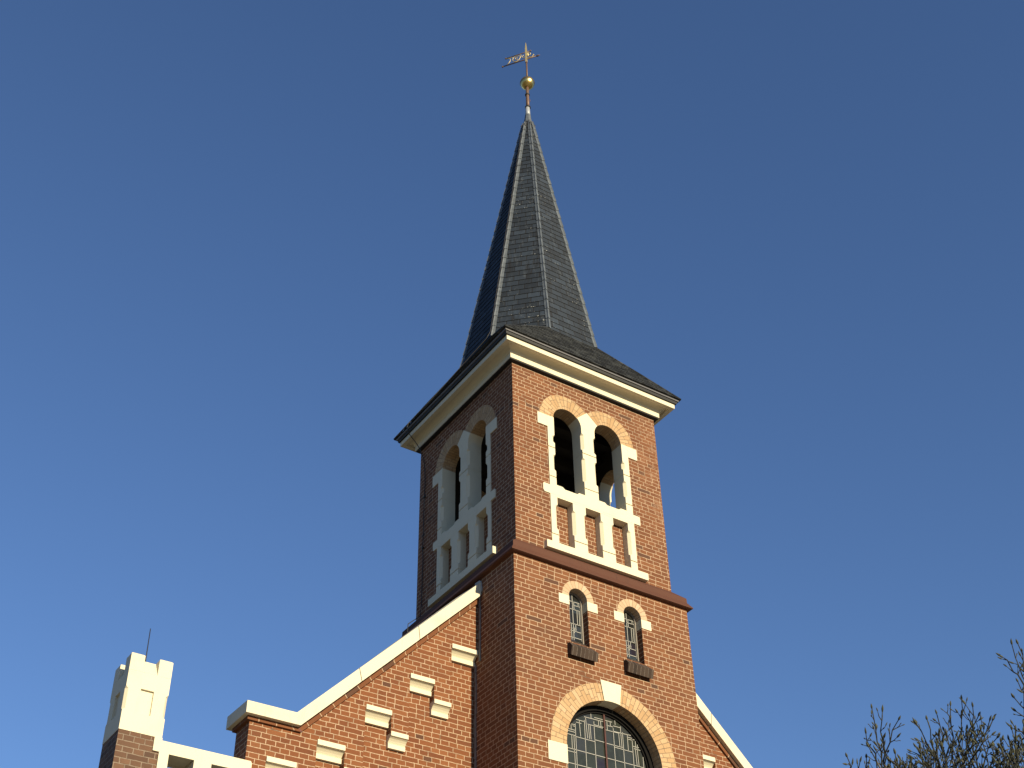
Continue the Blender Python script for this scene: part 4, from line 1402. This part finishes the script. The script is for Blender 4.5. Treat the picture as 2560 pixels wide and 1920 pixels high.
def sprig(p, d, L, r, depth):
    """a kinked shoot with side shoots, ending in a bud"""
    n = max(2, int(L / 0.042))
    pts = [p.copy()]
    dd = d.normalized()
    kids = []
    sd = 1
    for i in range(n):
        dd = (dd + rv(0.30) + Vector((0, 0, 0.09))).normalized()
        pts.append(pts[-1] + dd * (L / n))
        if depth > 0 and i >= 0 and rt.random() < (0.80 if depth > 1 else 0.55):
            side = dd.cross(rv(1.0)).normalized()
            kids.append((pts[-1], (dd * 0.72 + side * rt.uniform(0.5, 0.95)).normalized(), i / n))
    rad = [r * (1 - 0.5 * i / n) for i in range(n + 1)]
    twig_mb.tube(pts, rad, 5)
    big = rt.random() < 0.55
    bud(pts[-1], dd, rt.uniform(0.034, 0.052) if big else rt.uniform(0.018, 0.030), rt.uniform(0.0058, 0.0078) if big else rt.uniform(0.004, 0.0055))
    for q, kd, t in kids:
        if depth > 1:
            sprig(q, kd, L * rt.uniform(0.35, 0.62) * (1.1 - 0.5 * t), r * 0.72, depth - 1)
        else:
            l2 = rt.uniform(0.015, 0.055)
            twig_mb.tube([q, q + kd * l2 * 0.5, q + (kd + Vector((0, 0, 0.3))).normalized() * l2], [r * 0.7, r * 0.62, r * 0.55], 4)
            e = q + (kd + Vector((0, 0, 0.3))).normalized() * l2
            if rt.random() < 0.48:
                bud(e, kd + Vector((0, 0, 0.7)), rt.uniform(0.018, 0.036), rt.uniform(0.004, 0.0065))
            else:
                bud(e, kd, 0.012, 0.0035)


def camray(px, py, dist):
    return Vector((-8.13024, -12.02032, 1.7)) + (r2 * ((px - 1280) / CAM_F) - u2 * ((py - 960) / CAM_F) + fwd).normalized() * dist


# crown: limbs fan out from the trunk; the leading shoots reach the heights seen against the sky
BASE = Vector((-0.55, -6.35, 0))
leaders = [
    # (start px, start py, end px, end py, distance, side shoot depth)
    (2212, 1945, 2180, 1772, 9.9, 2), (2214, 1945, 2206, 1778, 10.05, 2), (2208, 1905, 2246, 1800, 9.95, 2), (2190, 1900, 2165, 1835, 10.0, 1), (2200, 1950, 2172, 1868, 9.8, 1),
    (2140, 1960, 2118, 1893, 10.0, 1), (2165, 1965, 2166, 1895, 10.1, 1), (2150, 1960, 2150, 1905, 9.9, 1), (2245, 1965, 2238, 1885, 10.0, 1), (2280, 1965, 2225, 1900, 9.9, 1), (2290, 1940, 2275, 1895, 10.1, 1),
    (2350, 1920, 2290, 1808, 10.1, 2), (2345, 1930, 2318, 1800, 9.9, 2), (2370, 1930, 2342, 1785, 10.2, 2), (2380, 1900, 2376, 1765, 10.0, 2), (2400, 1930, 2404, 1750, 10.15, 2), (2405, 1900, 2432, 1768, 9.95, 2),
    (2400, 1950, 2446, 1790, 10.1, 2), (2420, 1930, 2474, 1802, 9.9, 2), (2430, 1900, 2482, 1800, 10.2, 1), (2340, 1950, 2290, 1868, 10.0, 2), (2330, 1950, 2300, 1872, 10.25, 2), (2440, 1950, 2492, 1845, 10.1, 2), (2450, 1960, 2505, 1850, 9.85, 2),
    (2590, 1790, 2530, 1612, 9.9, 1), (2572, 1730, 2545, 1610, 9.95, 1), (2560, 1712, 2502, 1640, 10.0, 1), (2595, 1760, 2552, 1640, 10.0, 2), (2590, 1780, 2545, 1705, 9.95, 1), (2592, 1800, 2536, 1745, 10.0, 1), (2600, 1830, 2540, 1778, 10.1, 1), (2590, 1860, 2532, 1810, 9.9, 1),
    (2560, 1940, 2530, 1825, 10.0, 2), (2550, 1950, 2522, 1850, 10.1, 2), (2580, 1940, 2560, 1830, 9.9, 2), (2520, 1960, 2500, 1870, 10.0, 2), (2540, 1960, 2545, 1870, 10.2, 2),
]
for i in range(28):
    x = rt.uniform(2300, 2560)
    top = 1870 - 55 * max(0, 1 - abs(x - 2410) / 110) + rt.uniform(-15, 35)
    leaders.append((x + rt.uniform(-45, 45), 2000, x, top, rt.uniform(9.6, 10.5), 2))
for i in range(12):
    x = rt.uniform(2470, 2600)
    leaders.append((x + rt.uniform(-10, 60), 2000, x, 1895 - 0.75 * (x - 2470) + rt.uniform(-20, 45), rt.uniform(9.6, 10.5), 2))
for i in range(18):
    x = rt.uniform(2215, 2330)
    leaders.append((x + rt.uniform(-30, 40), 2000, x, rt.uniform(1895, 1925), rt.uniform(9.7, 10.4), 2))
forks = []
for sx_, sy_, ex_, ey_, ds, dep in leaders:
    a = camray(sx_, sy_, ds + 0.1)
    b = camray(ex_, ey_, ds)
    L = (b - a).length
    n = max(4, int(L / 0.07))
    pts = [a]
    kids = []
    for i in range(1, n + 1):
        t = i / n
        p = a.lerp(b, t) + (rv(0.019) if i < n else Vector((0, 0, 0)))
        pts.append(p)
    for i in range(1, n):
        d = (pts[i + 1] - pts[i - 1]).normalized()
        for rep in range(1 if rt.random() < 0.7 else 2):
            side = d.cross(rv(1.0)).normalized()
            kids.append((pts[i], (d * 0.75 + side * rt.uniform(0.55, 1.05)).normalized(), i / n))
    twig_mb.tube(pts, [0.0062 * (1 - 0.5 * i / n) for i in range(n + 1)], 5)
    dt = (pts[-1] - pts[-2]).normalized()
    bud(pts[-1], dt, rt.uniform(0.034, 0.048), rt.uniform(0.007, 0.0095))
    for q, kd, t in kids:
        if dep > 1:
            sprig(q, kd, rt.uniform(0.05, 0.13) * (1.15 - 0.55 * t), 0.0042, 1)
        else:
            sprig(q, kd, rt.uniform(0.03, 0.08) * (1.1 - 0.5 * t), 0.0038, 0)
    forks.append(a)
# the rest of the crown, out of the photograph's frame
for i in range(60):
    a = rt.uniform(0, 2 * math.pi)
    rr = rt.uniform(0.3, 1.7)
    z = rt.uniform(3.0, 5.0) - rr * 0.35
    p = BASE + Vector((0.35 + rr * math.cos(a), rr * math.sin(a), z))
    # keep these shoots below the lower edge of the picture's crown
    d = Vector((math.cos(a) * 0.5, math.sin(a) * 0.5, 1.0)).normalized()
    sprig(p, d, rt.uniform(0.3, 0.5), 0.006, 2)
    forks.append(p)
# limbs: gather the shoots onto scaffold branches
hubs = []
for i in range(9):
    a = 2 * math.pi * i / 9 + rt.uniform(-0.2, 0.2)
    rr = rt.uniform(0.45, 0.95)
    hubs.append(BASE + Vector((0.1 + rr * math.cos(a), -0.1 + rr * math.sin(a), rt.uniform(2.6, 3.7))))
hubs.append(BASE + Vector((0.05, -0.05, 3.9)))
for h in hubs:
    s = BASE + Vector((rt.uniform(-0.08, 0.08), rt.uniform(-0.08, 0.08), rt.uniform(0.9, 1.5)))
    mid = s.lerp(h, 0.5) + Vector((0, 0, -0.12)) + rv(0.08)
    limb_mb.tube([s, s.lerp(mid, 0.5) + rv(0.03), mid, mid.lerp(h, 0.5) + rv(0.03), h], [0.048, 0.040, 0.034, 0.028, 0.022], 8)
for fpt in forks:
    h = min(hubs, key=lambda q: (q - fpt).length + (0 if q.z < fpt.z - 0.25 else 5))
    mid = h.lerp(fpt, 0.5) + rv(0.09)
    limb_mb.tube([h, h.lerp(mid, 0.5) + rv(0.03), mid, mid.lerp(fpt, 0.55) + rv(0.03), fpt], [0.016, 0.013, 0.011, 0.009, 0.0062], 6)
trunk_mb.tube([BASE + Vector((0, 0, -0.1)), BASE + Vector((0.01, 0, 0.12)), BASE + Vector((0.03, 0.02, 0.6)), BASE + Vector((0.0, 0.01, 1.05)), BASE + Vector((0, 0, 1.55))], [0.15, 0.115, 0.095, 0.085, 0.06], 12)
for mb, nm, mt in ((trunk_mb, 'trunk', M_bark), (limb_mb, 'branches', M_bark), (twig_mb, 'twigs', M_twig), (bud_mb, 'buds', M_bud)):
    o = mb.build(nm, mt, None, True, weld=False)
    o.parent = tree
    o.matrix_parent_inverse = Matrix.Translation(tree.location).inverted()
